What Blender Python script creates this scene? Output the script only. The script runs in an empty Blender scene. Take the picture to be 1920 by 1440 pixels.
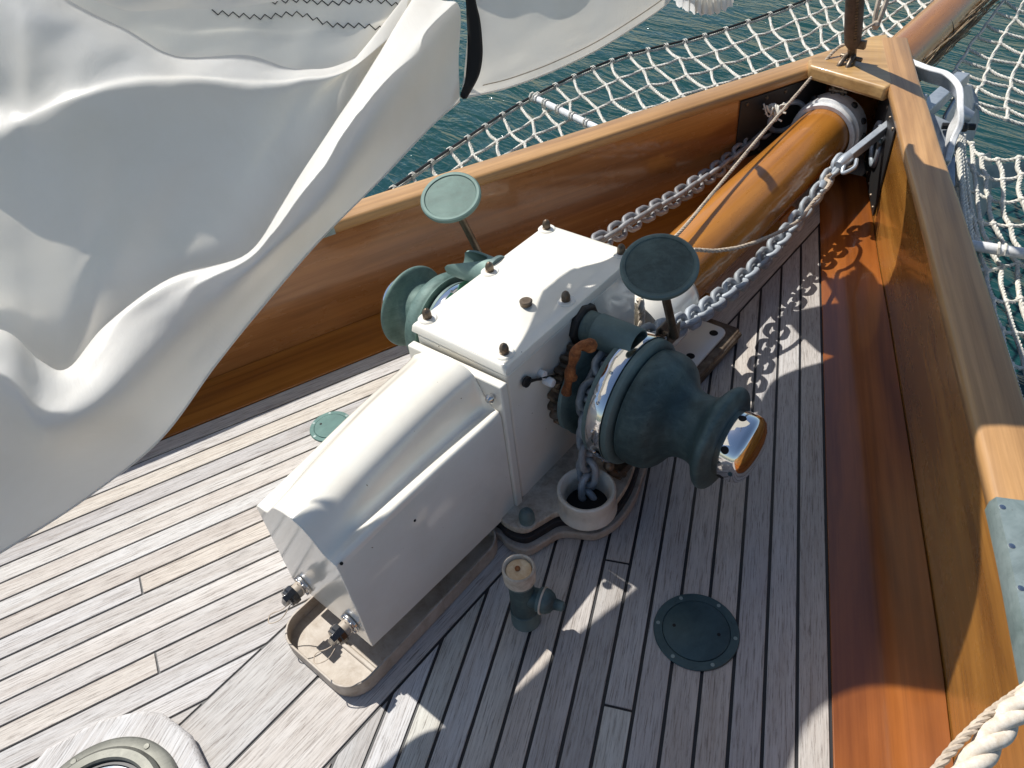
import bpy, bmesh, math, random
from mathutils import Vector, Matrix, noise
from math import radians, sin, cos, pi
random.seed(7)
scene = bpy.context.scene
COL = scene.collection

# ------------------------------------------------------------------ camera
CM = [(0.77073636, 0.63005029, -0.09487943), (0.37119666, -0.56504388, -0.73684358), (-0.51785955, 0.53269321, -0.66937242)]
CX, CY, CZ = (Vector(r).normalized() for r in CM)      # right, down, forward
CAM = Vector((0.92, 0.0, 1.5)); FPX = 1400.0
cam_d = bpy.data.cameras.new('camera'); cam = bpy.data.objects.new('camera', cam_d); COL.objects.link(cam)
cam_d.sensor_width = 36; cam_d.lens = 36 * FPX / 1920; cam_d.clip_start = 0.02; cam_d.clip_end = 3000
R3 = Matrix((CX, -CY, -CZ)).transposed()
cam.matrix_world = Matrix.Translation(CAM) @ R3.to_4x4()
scene.camera = cam

# ------------------------------------------------------------------ light
TOSUN = Vector((-0.573, 0.016, 0.819)).normalized()
EL = math.asin(TOSUN.z); AZ = math.atan2(TOSUN.x, TOSUN.y)
w = bpy.data.worlds.new('World'); scene.world = w; w.use_nodes = True
nt = w.node_tree
sky = nt.nodes.new('ShaderNodeTexSky'); sky.sky_type = 'NISHITA'; sky.sun_disc = False
sky.sun_elevation = EL; sky.sun_rotation = AZ % (2 * pi); sky.air_density = 1.0; sky.dust_density = 0.3; sky.ozone_density = 1.6
nt.links.new(sky.outputs[0], nt.nodes['Background'].inputs[0]); nt.nodes['Background'].inputs[1].default_value = 0.09
sd = bpy.data.lights.new('sun', 'SUN'); sd.energy = 5.0; sd.angle = radians(0.55); sd.color = (1.0, 0.965, 0.905)
so = bpy.data.objects.new('sun', sd); COL.objects.link(so)
so.rotation_euler = TOSUN.to_track_quat('Z', 'Y').to_euler(); so.location = (-3, 0, 6)
scene.view_settings.view_transform = 'Standard'; scene.view_settings.look = 'None'
scene.view_settings.exposure = 0.12; scene.view_settings.gamma = 1.0
scene.cycles.max_bounces = 8

# ------------------------------------------------------------------ photo pixel -> point helpers
def ray(px, py): return CX * (px - 960) + CY * (py - 720) + CZ * FPX
def Pz(px, py, z): d = ray(px, py); return CAM + d * ((z - CAM.z) / d.z)
def Px(px, py, x): d = ray(px, py); return CAM + d * ((x - CAM.x) / d.x)

# ------------------------------------------------------------------ materials
def mat(name, base=(.8, .8, .8), rough=.5, metal=0., coat=0., spec=.5):
    m = bpy.data.materials.new(name); m.use_nodes = True
    b = m.node_tree.nodes['Principled BSDF']
    b.inputs['Base Color'].default_value = (*base, 1); b.inputs['Roughness'].default_value = rough
    b.inputs['Metallic'].default_value = metal; b.inputs['Coat Weight'].default_value = coat
    b.inputs['Coat Roughness'].default_value = .08; b.inputs['Specular IOR Level'].default_value = spec
    return m
def N(m, t, **kw):
    n = m.node_tree.nodes.new(t)
    for k, v in kw.items(): setattr(n, k, v)
    return n
def L(m, a, b): m.node_tree.links.new(a, b)
def coords(m, rot=0., scale=(1, 1, 1), kind='Object'):
    tc = N(m, 'ShaderNodeTexCoord'); rt = N(m, 'ShaderNodeMapping'); sc = N(m, 'ShaderNodeMapping')
    rt.inputs['Rotation'].default_value = (0, 0, rot); sc.inputs['Scale'].default_value = scale
    L(m, tc.outputs[kind], rt.inputs[0]); L(m, rt.outputs[0], sc.inputs[0]); return sc.outputs[0]
def nz(m, vec, scale, detail=4, rough=.6, dist=0.):
    n = N(m, 'ShaderNodeTexNoise'); n.inputs['Scale'].default_value = scale; n.inputs['Detail'].default_value = detail
    n.inputs['Roughness'].default_value = rough; n.inputs['Distortion'].default_value = dist
    if vec: L(m, vec, n.inputs['Vector'])
    return n.outputs['Fac']
def ramp(m, fac, stops):
    r = N(m, 'ShaderNodeValToRGB'); e = r.color_ramp.elements
    while len(e) < len(stops): e.new(.5)
    for el, (p, c) in zip(e, stops): el.position = p; el.color = (*c, 1) if len(c) == 3 else c
    L(m, fac, r.inputs[0]); return r.outputs[0]
def mix(m, f, a, b, mode='MIX'):
    n = N(m, 'ShaderNodeMix', data_type='RGBA', blend_type=mode)
    for s, v in ((n.inputs[0], f), (n.inputs[6], a), (n.inputs[7], b)):
        if isinstance(v, (int, float)): s.default_value = v
        elif isinstance(v, tuple): s.default_value = (*v, 1)
        else: L(m, v, s)
    return n.outputs[2]
def bump(m, h, strength=.3, dist=.002):
    b = N(m, 'ShaderNodeBump'); b.inputs['Strength'].default_value = strength; b.inputs['Distance'].default_value = dist
    L(m, h, b.inputs['Height']); L(m, b.outputs[0], m.node_tree.nodes['Principled BSDF'].inputs['Normal'])
def setc(m, c): L(m, c, m.node_tree.nodes['Principled BSDF'].inputs['Base Color'])
def setr(m, f, lo, hi):
    r = N(m, 'ShaderNodeMapRange'); r.inputs[3].default_value = lo; r.inputs[4].default_value = hi
    L(m, f, r.inputs[0]); L(m, r.outputs[0], m.node_tree.nodes['Principled BSDF'].inputs['Roughness'])

def wood(name, ang, dark, midc, light, rough=.22, coat=.6, fine=60., long=1.6, spots=0.):
    """ang = direction of the grain in the deck plane"""
    m = mat(name, midc, rough, 0, coat)
    v = coords(m, -ang, (long, fine, fine))
    v2 = coords(m, -ang, (long * .5, fine * .13, fine * .13))
    a = nz(m, v, 1.0, 6, .65, .4); b = nz(m, v2, 1.0, 3, .55, .8)
    c1 = ramp(m, b, [(.3, dark), (.5, midc), (.72, light)])
    c2 = ramp(m, a, [(.33, (.66, .61, .56)), (.6, (1.06, 1.05, 1.03))])
    c = mix(m, .75, c1, c2, 'MULTIPLY')
    blot = nz(m, coords(m, -ang, (3, 7, 7)), 1.3, 5, .7)
    c = mix(m, .22, c, ramp(m, blot, [(.3, (.62, .55, .5)), (.65, (1.15, 1.1, 1.05))]), 'MULTIPLY')
    setc(m, c); setr(m, blot, max(.05, rough - .12), rough + .2)
    bump(m, a, .12, .0015)
    return m
APORT = math.atan2(.927, .375 + .02); ASTB = math.atan2(.918, -.396)
VAR = ((.12, .035, .008), (.26, .085, .017), (.40, .15, .035))
M = {}
M['bulwark_p'] = wood('varnished mahogany port', APORT, (.23, .088, .026), (.345, .142, .042), (.44, .20, .066))
M['bulwark_s'] = wood('varnished mahogany starboard', ASTB, (.24, .098, .018), (.42, .19, .038), (.56, .28, .065), fine=45)
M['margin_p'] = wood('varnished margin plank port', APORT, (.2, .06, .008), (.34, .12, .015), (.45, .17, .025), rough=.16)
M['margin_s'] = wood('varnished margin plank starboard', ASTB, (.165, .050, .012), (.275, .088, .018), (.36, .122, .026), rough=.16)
M['rail_p'] = wood('varnished cap rail port', APORT, (.30, .155, .055), (.45, .25, .095), (.56, .33, .14), rough=.4, coat=.3)
M['rail_s'] = wood('varnished cap rail starboard', ASTB, (.32, .17, .065), (.48, .27, .11), (.60, .36, .17), rough=.42, coat=.3)
M['breast'] = wood('pale varnished breasthook', .25, (.38, .22, .08), (.55, .34, .14), (.62, .41, .18), rough=.35, coat=.3, fine=50)
M['spar'] = wood('varnished spar pine', pi / 2, (.36, .135, .020), (.45, .185, .028), (.52, .235, .045), rough=.24, coat=.45, fine=26, long=.8)

def teak(name, ang):
    m = mat(name, (.4, .36, .33), .75)
    at = N(m, 'ShaderNodeVertexColor'); at.layer_name = 'tone'
    fine = nz(m, coords(m, -ang, (14, 300, 300)), 1., 6, .8, .3)
    med = nz(m, coords(m, -ang, (2.2, 60, 60)), 1., 5, .7, .6)
    blot = nz(m, coords(m, -ang, (3, 9, 9)), 1.2, 6, .7)
    c = ramp(m, blot, [(.28, (.50, .475, .455)), (.5, (.57, .555, .545)), (.72, (.62, .615, .61))])
    c = mix(m, .9, c, ramp(m, med, [(.3, (.78, .74, .71)), (.55, (1., 1., 1.)), (.8, (1.06, 1.06, 1.07))]), 'MULTIPLY')
    c = mix(m, .95, c, ramp(m, fine, [(.37, (.40, .37, .35)), (.49, (.95, .95, .95)), (.7, (1.1, 1.1, 1.1))]), 'MULTIPLY')
    c = mix(m, 1., c, at.outputs['Color'], 'MULTIPLY')
    setc(m, c); bump(m, fine, .5, .0012); setr(m, blot, .6, .85)
    return m
M['teak_p'] = teak('weathered teak port', APORT); M['teak_s'] = teak('weathered teak starboard', ASTB); M['teak_k'] = teak('weathered teak king plank', pi / 2)
m = mat('black caulking', (.012, .012, .014), .55); M['caulk'] = m
m = mat('white enamel paint', (.80, .765, .68), .22, 0, .5)
sp = nz(m, coords(m, 0, (1, 1, 1)), 9., 6, .7)
st = nz(m, coords(m, 0, (3, 3, 1.2)), 4., 5, .7, .5)
c = ramp(m, sp, [(.3, (.77, .73, .64)), (.5, (.805, .77, .685)), (.7, (.82, .795, .715))])
sc_ = nz(m, coords(m, .4, (90, 90, 90)), 1., 2, .5)
c = mix(m, 1., c, ramp(m, sc_, [(.215, (.25, .18, .12)), (.235, (1, 1, 1))]), 'MULTIPLY')
setc(m, c); setr(m, st, .08, .22); bump(m, sp, .015, .003); M['white'] = m
m = mat('aged cream paint', (.7, .65, .55), .35, 0, .2); g = nz(m, coords(m), 14., 6, .7, .4)
setc(m, ramp(m, g, [(.28, (.45, .38, .29)), (.45, (.66, .60, .50)), (.65, (.76, .71, .62))])); M['cream'] = m
m = mat('grimy white paint', (.62, .56, .47), .45)
g = nz(m, coords(m), 22., 7, .75, .4)
setc(m, ramp(m, g, [(.25, (.24, .17, .11)), (.42, (.46, .38, .29)), (.58, (.64, .57, .47))])); bump(m, g, .2, .002); M['grimy'] = m
m = mat('white gloss tube', (.82, .82, .82), .25, 0, .4); 
g = nz(m, coords(m), 40., 4, .7); setc(m, ramp(m, g, [(.3, (.66, .65, .62)), (.55, (.83, .83, .82))])); M['tube'] = m

def bronze(name, a, b, c, metal=.35, rough=.5, sc=30):
    m = mat(name, b, rough, metal, 0)
    n1 = nz(m, coords(m), sc, 8, .75, .6); n2 = nz(m, coords(m), sc * .22, 4, .6, .8)
    k = mix(m, .5, ramp(m, n1, [(.3, a), (.5, b), (.66, c)]), ramp(m, n2, [(.36, a), (.5, b), (.62, c)]))
    scr = nz(m, coords(m, .5, (40, 6, 160)), 1., 4, .7, .5); k = mix(m, .45, k, ramp(m, scr, [(.32, (.6, .6, .6)), (.5, (1, 1, 1)), (.66, (1, 1, 1)), (.74, (1.5, 1.5, 1.45))]), 'MULTIPLY')
    p = nz(m, coords(m, .3, (120, 120, 120)), 1., 3, .6)
    k = mix(m, .7, k, ramp(m, p, [(.25, (.4, .35, .3)), (.34, (1, 1, 1)), (.7, (1, 1, 1)), (.78, (1.3, 1.35, 1.3))]), 'MULTIPLY')
    ge = N(m, 'ShaderNodeNewGeometry')
    if 'verdigris' in name: k = mix(m, ramp(m, ge.outputs['Pointiness'], [(.52, (0, 0, 0)), (.60, (.6, .6, .6))]), k, tuple(min(1, q * 1.7 + .05) for q in c))
    setc(m, k); setr(m, n1, rough - .14, rough + .16); bump(m, n1, .22, .0015)
    return m
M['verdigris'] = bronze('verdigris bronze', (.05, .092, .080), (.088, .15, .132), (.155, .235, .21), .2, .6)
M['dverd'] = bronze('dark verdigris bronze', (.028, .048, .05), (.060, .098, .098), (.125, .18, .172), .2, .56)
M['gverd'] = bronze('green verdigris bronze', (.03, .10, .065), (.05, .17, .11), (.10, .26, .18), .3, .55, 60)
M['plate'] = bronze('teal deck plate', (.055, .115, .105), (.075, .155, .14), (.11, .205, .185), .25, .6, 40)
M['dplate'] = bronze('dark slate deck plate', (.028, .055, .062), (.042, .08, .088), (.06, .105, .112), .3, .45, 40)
M['pale_bronze'] = bronze('pale weathered bronze', (.15, .20, .19), (.24, .30, .29), (.32, .38, .375), .4, .45, 25)
M['old_bronze'] = bronze('brown bronze', (.07, .05, .035), (.16, .12, .085), (.30, .24, .18), .7, .42, 60)
M['hatch_metal'] = bronze('grey green bronze', (.085, .085, .07), (.13, .13, .11), (.19, .19, .165), .35, .5, 35)
M['chrome'] = mat('chrome', (.86, .84, .82), .06, 1.)
m = M['chrome']; g = nz(m, coords(m), 25., 4, .6); setr(m, g, .03, .12)
m = mat('stainless', (.62, .61, .6), .22, 1.); M['steel'] = m
m = mat('dark iron', (.035, .034, .034), .5, .5); M['iron'] = m
M['rust'] = bronze('flaking rust', (.06, .02, .008), (.30, .09, .022), (.60, .27, .10), .1, .8, 95)
def galv(name, a, b, c, rs=.14):
    m = mat(name, b, .62, .22); g = nz(m, coords(m, 0, (1, 1, 1), 'Generated'), 3., 6, .7)
    oi = N(m, 'ShaderNodeObjectInfo')
    k = ramp(m, g, [(.3, a), (.5, b), (.7, c)])
    k = mix(m, .8, k, ramp(m, oi.outputs['Random'], [(0., (.75, .72, .68)), (1., (1.1, 1.1, 1.1))]), 'MULTIPLY')
    setc(m, k); bump(m, g, .3, .002); return m
M['galv'] = galv('galvanised chain', (.23, .25, .27), (.37, .405, .44), (.49, .53, .57))
M['galv_old'] = galv('worn galvanised chain', (.13, .12, .12), (.26, .26, .27), (.40, .40, .40))
M['galv_bar'] = mat('galvanised steel', (.42, .46, .5), .42, .5)
m = M['galv_bar']; g = nz(m, coords(m), 14., 7, .7); setc(m, ramp(m, g, [(.3, (.27, .31, .35)), (.5, (.40, .44, .48)), (.7, (.5, .54, .57))])); bump(m, g, .1, .002)
m = mat('tan stained casting', (.5, .4, .28), .55); g = nz(m, coords(m), 16., 8, .75, .4)
setc(m, ramp(m, g, [(.28, (.23, .17, .12)), (.45, (.38, .32, .255)), (.62, (.48, .425, .36)), (.8, (.56, .51, .44))])); bump(m, g, .25, .002); M['tan'] = m
M['rubber'] = mat('black rubber', (.014, .014, .016), .5)
M['plastic'] = mat('black plastic', (.012, .013, .016), .22, 0, .3)
M['webbing'] = mat('black webbing', (.006, .006, .007), .85)
M['dark'] = mat('dark hole', (.004, .004, .004), .8)
m = mat('brown leathered stay', (.10, .06, .045), .6); g = nz(m, coords(m), 40., 5, .7); setc(m, ramp(m, g, [(.3, (.045, .028, .022)), (.6, (.12, .075, .055))])); M['stay'] = m

def ropemat(name, a, b):
    m = mat(name, b, .85, 0, 0, .2); g = nz(m, coords(m), 60., 5, .75)
    setc(m, ramp(m, g, [(.3, a), (.62, b)])); bump(m, nz(m, coords(m), 700., 2, .5), .5, .0008); return m
M['net'] = ropemat('white braided net cord', (.52, .49, .41), (.80, .77, .69))
M['rope'] = ropemat('white three strand rope', (.50, .41, .31), (.74, .67, .57))
M['thin'] = ropemat('beige cord', (.34, .27, .20), (.58, .49, .39))
M['hemp'] = ropemat('tan fibres', (.16, .11, .065), (.36, .27, .17))
m = mat('old wax', (.75, .5, .28), .5); g = nz(m, coords(m), 50., 4, .6); setc(m, ramp(m, g, [(.3, (.6, .36, .17)), (.65, (.78, .6, .38))])); M['wax'] = m

# sail cloth: thin dacron, light comes through it
m = mat('white sailcloth', (.80, .80, .78), .42, 0, .08)
tr = N(m, 'ShaderNodeBsdfTranslucent'); tr.inputs['Color'].default_value = (.90, .84, .73, 1)
mx = N(m, 'ShaderNodeMixShader'); mx.inputs[0].default_value = .35
g = nz(m, coords(m), 7., 5, .6, .3)
cc = ramp(m, g, [(.3, (.82, .81, .78)), (.6, (.88, .88, .865))]); setc(m, cc)
out = m.node_tree.nodes['Material Output']; bs = m.node_tree.nodes['Principled BSDF']
L(m, bs.outputs[0], mx.inputs[1]); L(m, tr.outputs[0], mx.inputs[2]); L(m, mx.outputs[0], out.inputs[0])
w1 = nz(m, coords(m, .6, (4, 13, 7)), 1., 6, .62, 1.2)
vo = N(m, 'ShaderNodeTexVoronoi', feature='DISTANCE_TO_EDGE'); vo.inputs['Scale'].default_value = 1.; L(m, coords(m, .5, (3.2, 9, 6)), vo.inputs['Vector'])
cr_ = ramp(m, vo.outputs['Distance'], [(0., (0, 0, 0)), (.12, (1, 1, 1))])
mh = N(m, 'ShaderNodeMath', operation='MULTIPLY_ADD'); mh.inputs[1].default_value = .12; L(m, cr_, mh.inputs[0]); L(m, w1, mh.inputs[2]); bump(m, mh.outputs[0], .22, .006)
M['sail'] = m
# water
m = mat('harbour water', (.012, .05, .055), .06, 0, 0, .5); b = m.node_tree.nodes['Principled BSDF']; b.inputs['IOR'].default_value = 1.33
v = coords(m, .30, (1.0, 3.2, 1)); 
n1 = nz(m, v, .85, 4, .55, 1.1); n2 = nz(m, v, 3.1, 4, .6, .8); ad = N(m, 'ShaderNodeMath', operation='MULTIPLY_ADD'); ad.inputs[1].default_value = .28
L(m, n2, ad.inputs[0]); L(m, n1, ad.inputs[2]); bump(m, ad.outputs[0], .6, .15)
big = nz(m, coords(m), .25, 3, .6); setc(m, ramp(m, big, [(.3, (.007, .046, .036)), (.7, (.010, .048, .056))]))
M['water'] = m
m = mat('portlight glass', (.10, .16, .24), .12, 0, .3); g = nz(m, coords(m), 20., 7, .75)
setc(m, ramp(m, g, [(.35, (.05, .09, .15)), (.5, (.11, .17, .25)), (.62, (.25, .32, .40))])); M['glass'] = m

# ------------------------------------------------------------------ mesh helpers
class MB:
    def __init__(s): s.bm = bmesh.new(); s.bm.loops.layers.color.new('tone'); s.tone = 1.
    def quad(s, vs):
        f = s.bm.faces.new(vs)
        cl = s.bm.loops.layers.color['tone']
        t = s.tone if isinstance(s.tone, tuple) else (s.tone,) * 3
        for l in f.loops: l[cl] = (*t, 1)
        return f
    def rings(s, rs, close=True, cap=True):
        """skin successive rings of points"""
        V = [[s.bm.verts.new(p) for p in r] for r in rs]
        n = len(V[0])
        for a, b in zip(V, V[1:]):
            for i in range(n if close else n - 1):
                s.quad((a[i], a[(i + 1) % n], b[(i + 1) % n], b[i]))
        if cap and close:
            s.quad(tuple(reversed(V[0]))); s.quad(tuple(V[-1]))
        return V
    def tube(s, pts, r, n=8, cap=True, twist=0., sq=1.):
        pts = [Vector(p) for p in pts]; rs = []; up = None
        for i, p in enumerate(pts):
            t = (pts[min(i + 1, len(pts) - 1)] - pts[max(i - 1, 0)]).normalized()
            if up is None:
                up = t.orthogonal().normalized()
            up = (up - t * up.dot(t)).normalized(); sd_ = t.cross(up)
            rr = r[i] if isinstance(r, (list, tuple)) else r
            rs.append([p + up * (rr * cos(2 * pi * k / n + twist * i)) + sd_ * (rr * sq * sin(2 * pi * k / n + twist * i)) for k in range(n)])
        return s.rings(rs, True, cap)
    def lathe(s, prof, o, ax, n=32, cap=True):
        """prof: (distance along axis, radius)"""
        o = Vector(o); ax = Vector(ax).normalized(); u = ax.orthogonal().normalized(); v = ax.cross(u)
        return s.rings([[o + ax * d + (u * cos(2 * pi * k / n) + v * sin(2 * pi * k / n)) * max(r, 1e-5) for k in range(n)] for d, r in prof], True, cap)
    def prism(s, poly, z0, z1):
        poly = [Vector((p[0], p[1], 0)) for p in poly]
        a = sum(p.cross(q).z for p, q in zip(poly, poly[1:] + poly[:1]))
        if a < 0: poly.reverse()
        f0 = z0 if callable(z0) else (lambda p: z0); f1 = z1 if callable(z1) else (lambda p: z1)
        return s.rings([[Vector((p.x, p.y, f0(p))) for p in poly], [Vector((p.x, p.y, f1(p))) for p in poly]])
    def box(s, c, d, rot=None):
        c = Vector(c); rs = []
        for z in (-1, 1):
            rs.append([c + ((rot or Matrix.Identity(3)) @ Vector((x * d[0] / 2, y * d[1] / 2, z * d[2] / 2))) for x, y in ((-1, -1), (1, -1), (1, 1), (-1, 1))])
        return s.rings(rs)
    def ext(s, poly, nrm, th):
        """extrude a 3-D polygon along a vector"""
        nv = Vector(nrm) * th
        a = [Vector(p) for p in poly]
        return s.rings([a, [p + nv for p in a]])
    def grid(s, G):
        V = [[s.bm.verts.new(p) for p in r] for r in G]
        for a, b in zip(V, V[1:]):
            for i in range(len(a) - 1): s.quad((a[i], a[i + 1], b[i + 1], b[i]))
    def sphere(s, c, r, n=12, half=False, ax=(0, 0, 1), sq=1.):
        k = n // 2
        s.lathe([((-cos(pi * i / k)) * r * sq, sin(pi * i / k) * r) for i in range(k + 1)], c, ax, n, False)
    def split(s, name, material, parent, bevel=0., seg=2, smooth=35):
        """one object per loose piece"""
        bm = s.bm; bm.verts.ensure_lookup_table(); seen = set(); out = []
        for v0 in bm.verts:
            if v0 in seen: continue
            st = [v0]; seen.add(v0); isl = []
            while st:
                v = st.pop(); isl.append(v)
                for e in v.link_edges:
                    u = e.other_vert(v)
                    if u not in seen: seen.add(u); st.append(u)
            m2 = MB(); mp = {v: m2.bm.verts.new(v.co) for v in isl}; fs = {f for v in isl for f in v.link_faces}
            for f in fs: m2.quad([mp[v] for v in f.verts])
            out.append(m2.build(name, material, parent, bevel, seg, smooth))
        bm.free(); return out
    def build(s, name, material, parent=None, bevel=0., seg=2, smooth=35, origin=None):
        bmesh.ops.recalc_face_normals(s.bm, faces=s.bm.faces)
        me = bpy.data.meshes.new(name)
        if origin is None and s.bm.verts:
            if parent is None:
                xs = [v.co for v in s.bm.verts]
                origin = Vector((sum(v.x for v in xs) / len(xs), sum(v.y for v in xs) / len(xs), min(v.z for v in xs)))
            else: origin = Vector((0, 0, 0)) 
        o = bpy.data.objects.new(name, me)
        if parent is not None:
            o.parent = parent; off = parent_world(parent)
            o.location = (0, 0, 0)
        else:
            off = origin; o.location = origin
        bmesh.ops.translate(s.bm, verts=s.bm.verts, vec=-off)
        s.bm.to_mesh(me); s.bm.free()
        me.materials.append(M[material] if isinstance(material, str) else material)
        for p in me.polygons: p.use_smooth = True
        me.set_sharp_from_angle(angle=radians(smooth))
        COL.objects.link(o)
        if bevel:
            b = o.modifiers.new('bevel', 'BEVEL'); b.width = bevel; b.segments = seg; b.limit_method = 'ANGLE'; b.angle_limit = radians(38)
        return o
def parent_world(o):
    v = Vector(o.location)
    while o.parent: o = o.parent; v += o.location
    return v
def tag(o, label=None, cat=None, group=None, kind=None):
    for k, v in (('label', label), ('category', cat), ('group', group), ('kind', kind)):
        if v: o[k] = v
    return o
def thing(name, loc, label, cat, group=None):
    o = bpy.data.objects.new(name, None); COL.objects.link(o); o.location = loc; o.empty_display_size = .05
    return tag(o, label, cat, group)
def cr(pts, n=8):
    """Catmull-Rom through points"""
    P = [Vector(p) for p in pts]; P = [P[0] * 2 - P[1]] + P + [P[-1] * 2 - P[-2]]; o = []
    for i in range(1, len(P) - 2):
        for k in range(n):
            t = k / n; a, b, c, d = P[i - 1], P[i], P[i + 1], P[i + 2]
            o.append(.5 * ((2 * b) + (c - a) * t + (2 * a - 5 * b + 4 * c - d) * t * t + (3 * b - a - 3 * c + d) * t ** 3))
    o.append(P[-2]); return o
def lerp(a, b, t): return a + (b - a) * t
def resample(pts, step):
    out = [pts[0].copy()]; acc = 0.
    for a, b in zip(pts, pts[1:]):
        l = (b - a).length; d = step - acc
        while d <= l + 1e-9: out.append(a.lerp(b, d / l)); d += step
        acc = l - (d - step)
    return out
def strand3(mb, path, r, pitch=None, n=6, k=3):
    """laid rope: k strands twisted round the path"""
    pitch = pitch or r * 7
    SG = 9 if r < .015 else 18
    pts = resample(cr(path, 10), pitch / SG)
    up = (pts[1] - pts[0]).orthogonal().normalized(); fr = []
    for i, p in enumerate(pts):
        t = (pts[min(i + 1, len(pts) - 1)] - pts[max(i - 1, 0)]).normalized()
        up = (up - t * up.dot(t)).normalized(); fr.append((p, up.copy(), t.cross(up)))
    for s in range(k):
        mb.tube([p + (u * cos(2 * pi * (i / SG + s / k)) + v * sin(2 * pi * (i / SG + s / k))) * r * .5 for i, (p, u, v) in enumerate(fr)], r * .56, n if r < .015 else 14)

# ------------------------------------------------------------------ water, hull
PF = [(-1.85, -1.6), (-1.72, -1.), (-1.47, -.35), (-1.29, .1), (-1.125, .524), (-1.068, .684), (-.853, 1.228), (-.597, 1.8), (-.427, 2.19), (-.243, 2.62), (-.1, 2.95), (.025, 3.24)]
SF = [(1.98, -1.6), (1.79, -1.), (1.55, -.3), (1.30, .34), (1.097, .836), (.993, 1.086), (.744, 1.641), (.553, 2.063), (.415, 2.36), (.298, 2.625), (.19, 2.86), (.025, 3.24)]
def rail_z(side, y): return (.385 if side < 0 else .405)
def offs(poly, d):
    """offset an open 2-D polyline by d to its left"""
    o = []
    for i, p in enumerate(poly):
        a = Vector(poly[max(i - 1, 0)]); b = Vector(poly[min(i + 1, len(poly) - 1)]); t = (b - a).normalized()
        o.append((p[0] - t.y * d, p[1] + t.x * d))
    return o
wm = MB(); wm.grid([[Vector((x, y, -1.3)) for x in (-400, -60, -12, 0, 12, 60, 400)] for y in (-400, -60, -12, 0, 12, 60, 400)])
tag(wm.build('water', 'water'), 'green rippled harbour water', None, None, 'structure')
hb = MB()
for poly, s in ((offs(PF, .07), -1), (offs(SF, -.07), 1)):
    G = []
    for z, k in ((rail_z(s, 0) - .04, 1.), (0, .985), (-.5, .9), (-1.0, .8), (-1.6, .68)):
        G.append([Vector((x * k, y * (1 - (1 - k) * .5) if y > 0 else y, z)) for x, y in poly])
    hb.grid(G)
ho = hb.build('hull', mat('dark navy hull', (.02, .03, .045), .2, 0, .5)); tag(ho, 'dark glossy outer planking of the bow', None, None, 'structure')

# ------------------------------------------------------------------ deck planks
def clip(poly, n, d):
    """keep n.p >= d"""
    out = []
    for a, b in zip(poly, poly[1:] + poly[:1]):
        fa = n[0] * a[0] + n[1] * a[1] - d; fb = n[0] * b[0] + n[1] * b[1] - d
        if fa >= 0: out.append(a)
        if (fa >= 0) != (fb >= 0):
            t = fa / (fa - fb); out.append((a[0] + (b[0] - a[0]) * t, a[1] + (b[1] - a[1]) * t))
    return out
def plank(mb, poly, joint=None):
    if len(poly) < 3: return
    rr = random.random(); t = .88 + .16 * random.random(); mb.tone = (t * (1 + .04 * rr), t, t * (1 - .05 * rr))
    mb.prism(poly, -.012, random.uniform(-.0004, .0004))
base = MB(); base.prism([(-1.84, -1.6)] + PF[1:] + SF[::-1], -.06, -.0035)
deck = tag(base.build('deck', 'caulk'), 'grey weathered teak laid deck with black seams', None, None, 'structure')
GAP = .0027
NP, NS = (.927, -.375), (.918, .396)
king = .157
dp = MB(); butts = {8: .123, 12: .037, 3: 1.1, 5: -.5, 15: .9}
for k in range(60):
    hi_ = -1.05 + .0588 * (k + 1); lo = hi_ - .0588
    q = [(-3, -1.6), (-king - GAP, -1.6), (-king - GAP, 3.3), (-3, 3.3)]
    q = clip(q, NP, lo + GAP); q = clip(q, (-NP[0], -NP[1]), -(hi_ - GAP))
    if len(q) < 3: continue
    cut = butts.get(k, random.choice([None, -.9, 1.7]))
    tx, ty = .375, .927
    if cut is not None:
        c0 = tx * (lo + .03) * NP[0] + 0  # distance along
        import_pt = Vector((NP[0], NP[1])) * (lo + .03); s0 = (cut - import_pt.y) / ty; al = s0 + import_pt.dot(Vector((tx, ty)))
        plank(dp, clip(q, (tx, ty), al + GAP * .8)); plank(dp, clip(q, (-tx, -ty), -(al - GAP * .8)))
    else: plank(dp, q)
po = dp.build('port_planking', 'teak_p', deck, .0008, 1)
GAP = .0036
ds = MB(); butts = {7: .851, 6: .564, 2: -.6, 10: 1.5, 12: -.3}
for k in range(60):
    hi_ = 1.128 - .0615 * k; lo = hi_ - .0615
    q = [(king + GAP, -1.6), (3, -1.6), (3, 3.3), (king + GAP, 3.3)]
    q = clip(q, NS, lo + GAP); q = clip(q, (-NS[0], -NS[1]), -(hi_ - GAP))
    if len(q) < 3: continue
    cut = butts.get(k, random.choice([None, -.9, 2.1]))
    tx, ty = -.396, .918
    if cut is not None:
        pt = Vector(NS) * (lo + .03); al = (cut - pt.y) / ty + pt.dot(Vector((tx, ty)))
        plank(ds, clip(q, (tx, ty), al + GAP * .8)); plank(ds, clip(q, (-tx, -ty), -(al - GAP * .8)))
    else: plank(ds, q)
ds.build('starboard_planking', 'teak_s', deck, .0008, 1)
dk = MB()
for a, b in ((-king + GAP, -GAP), (GAP, king - GAP)): plank(dk, [(a, -1.6), (b, -1.6), (b, 3.2), (a, 3.2)])
dk.build('king_plank', 'teak_k', deck, .0008, 1)
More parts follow.
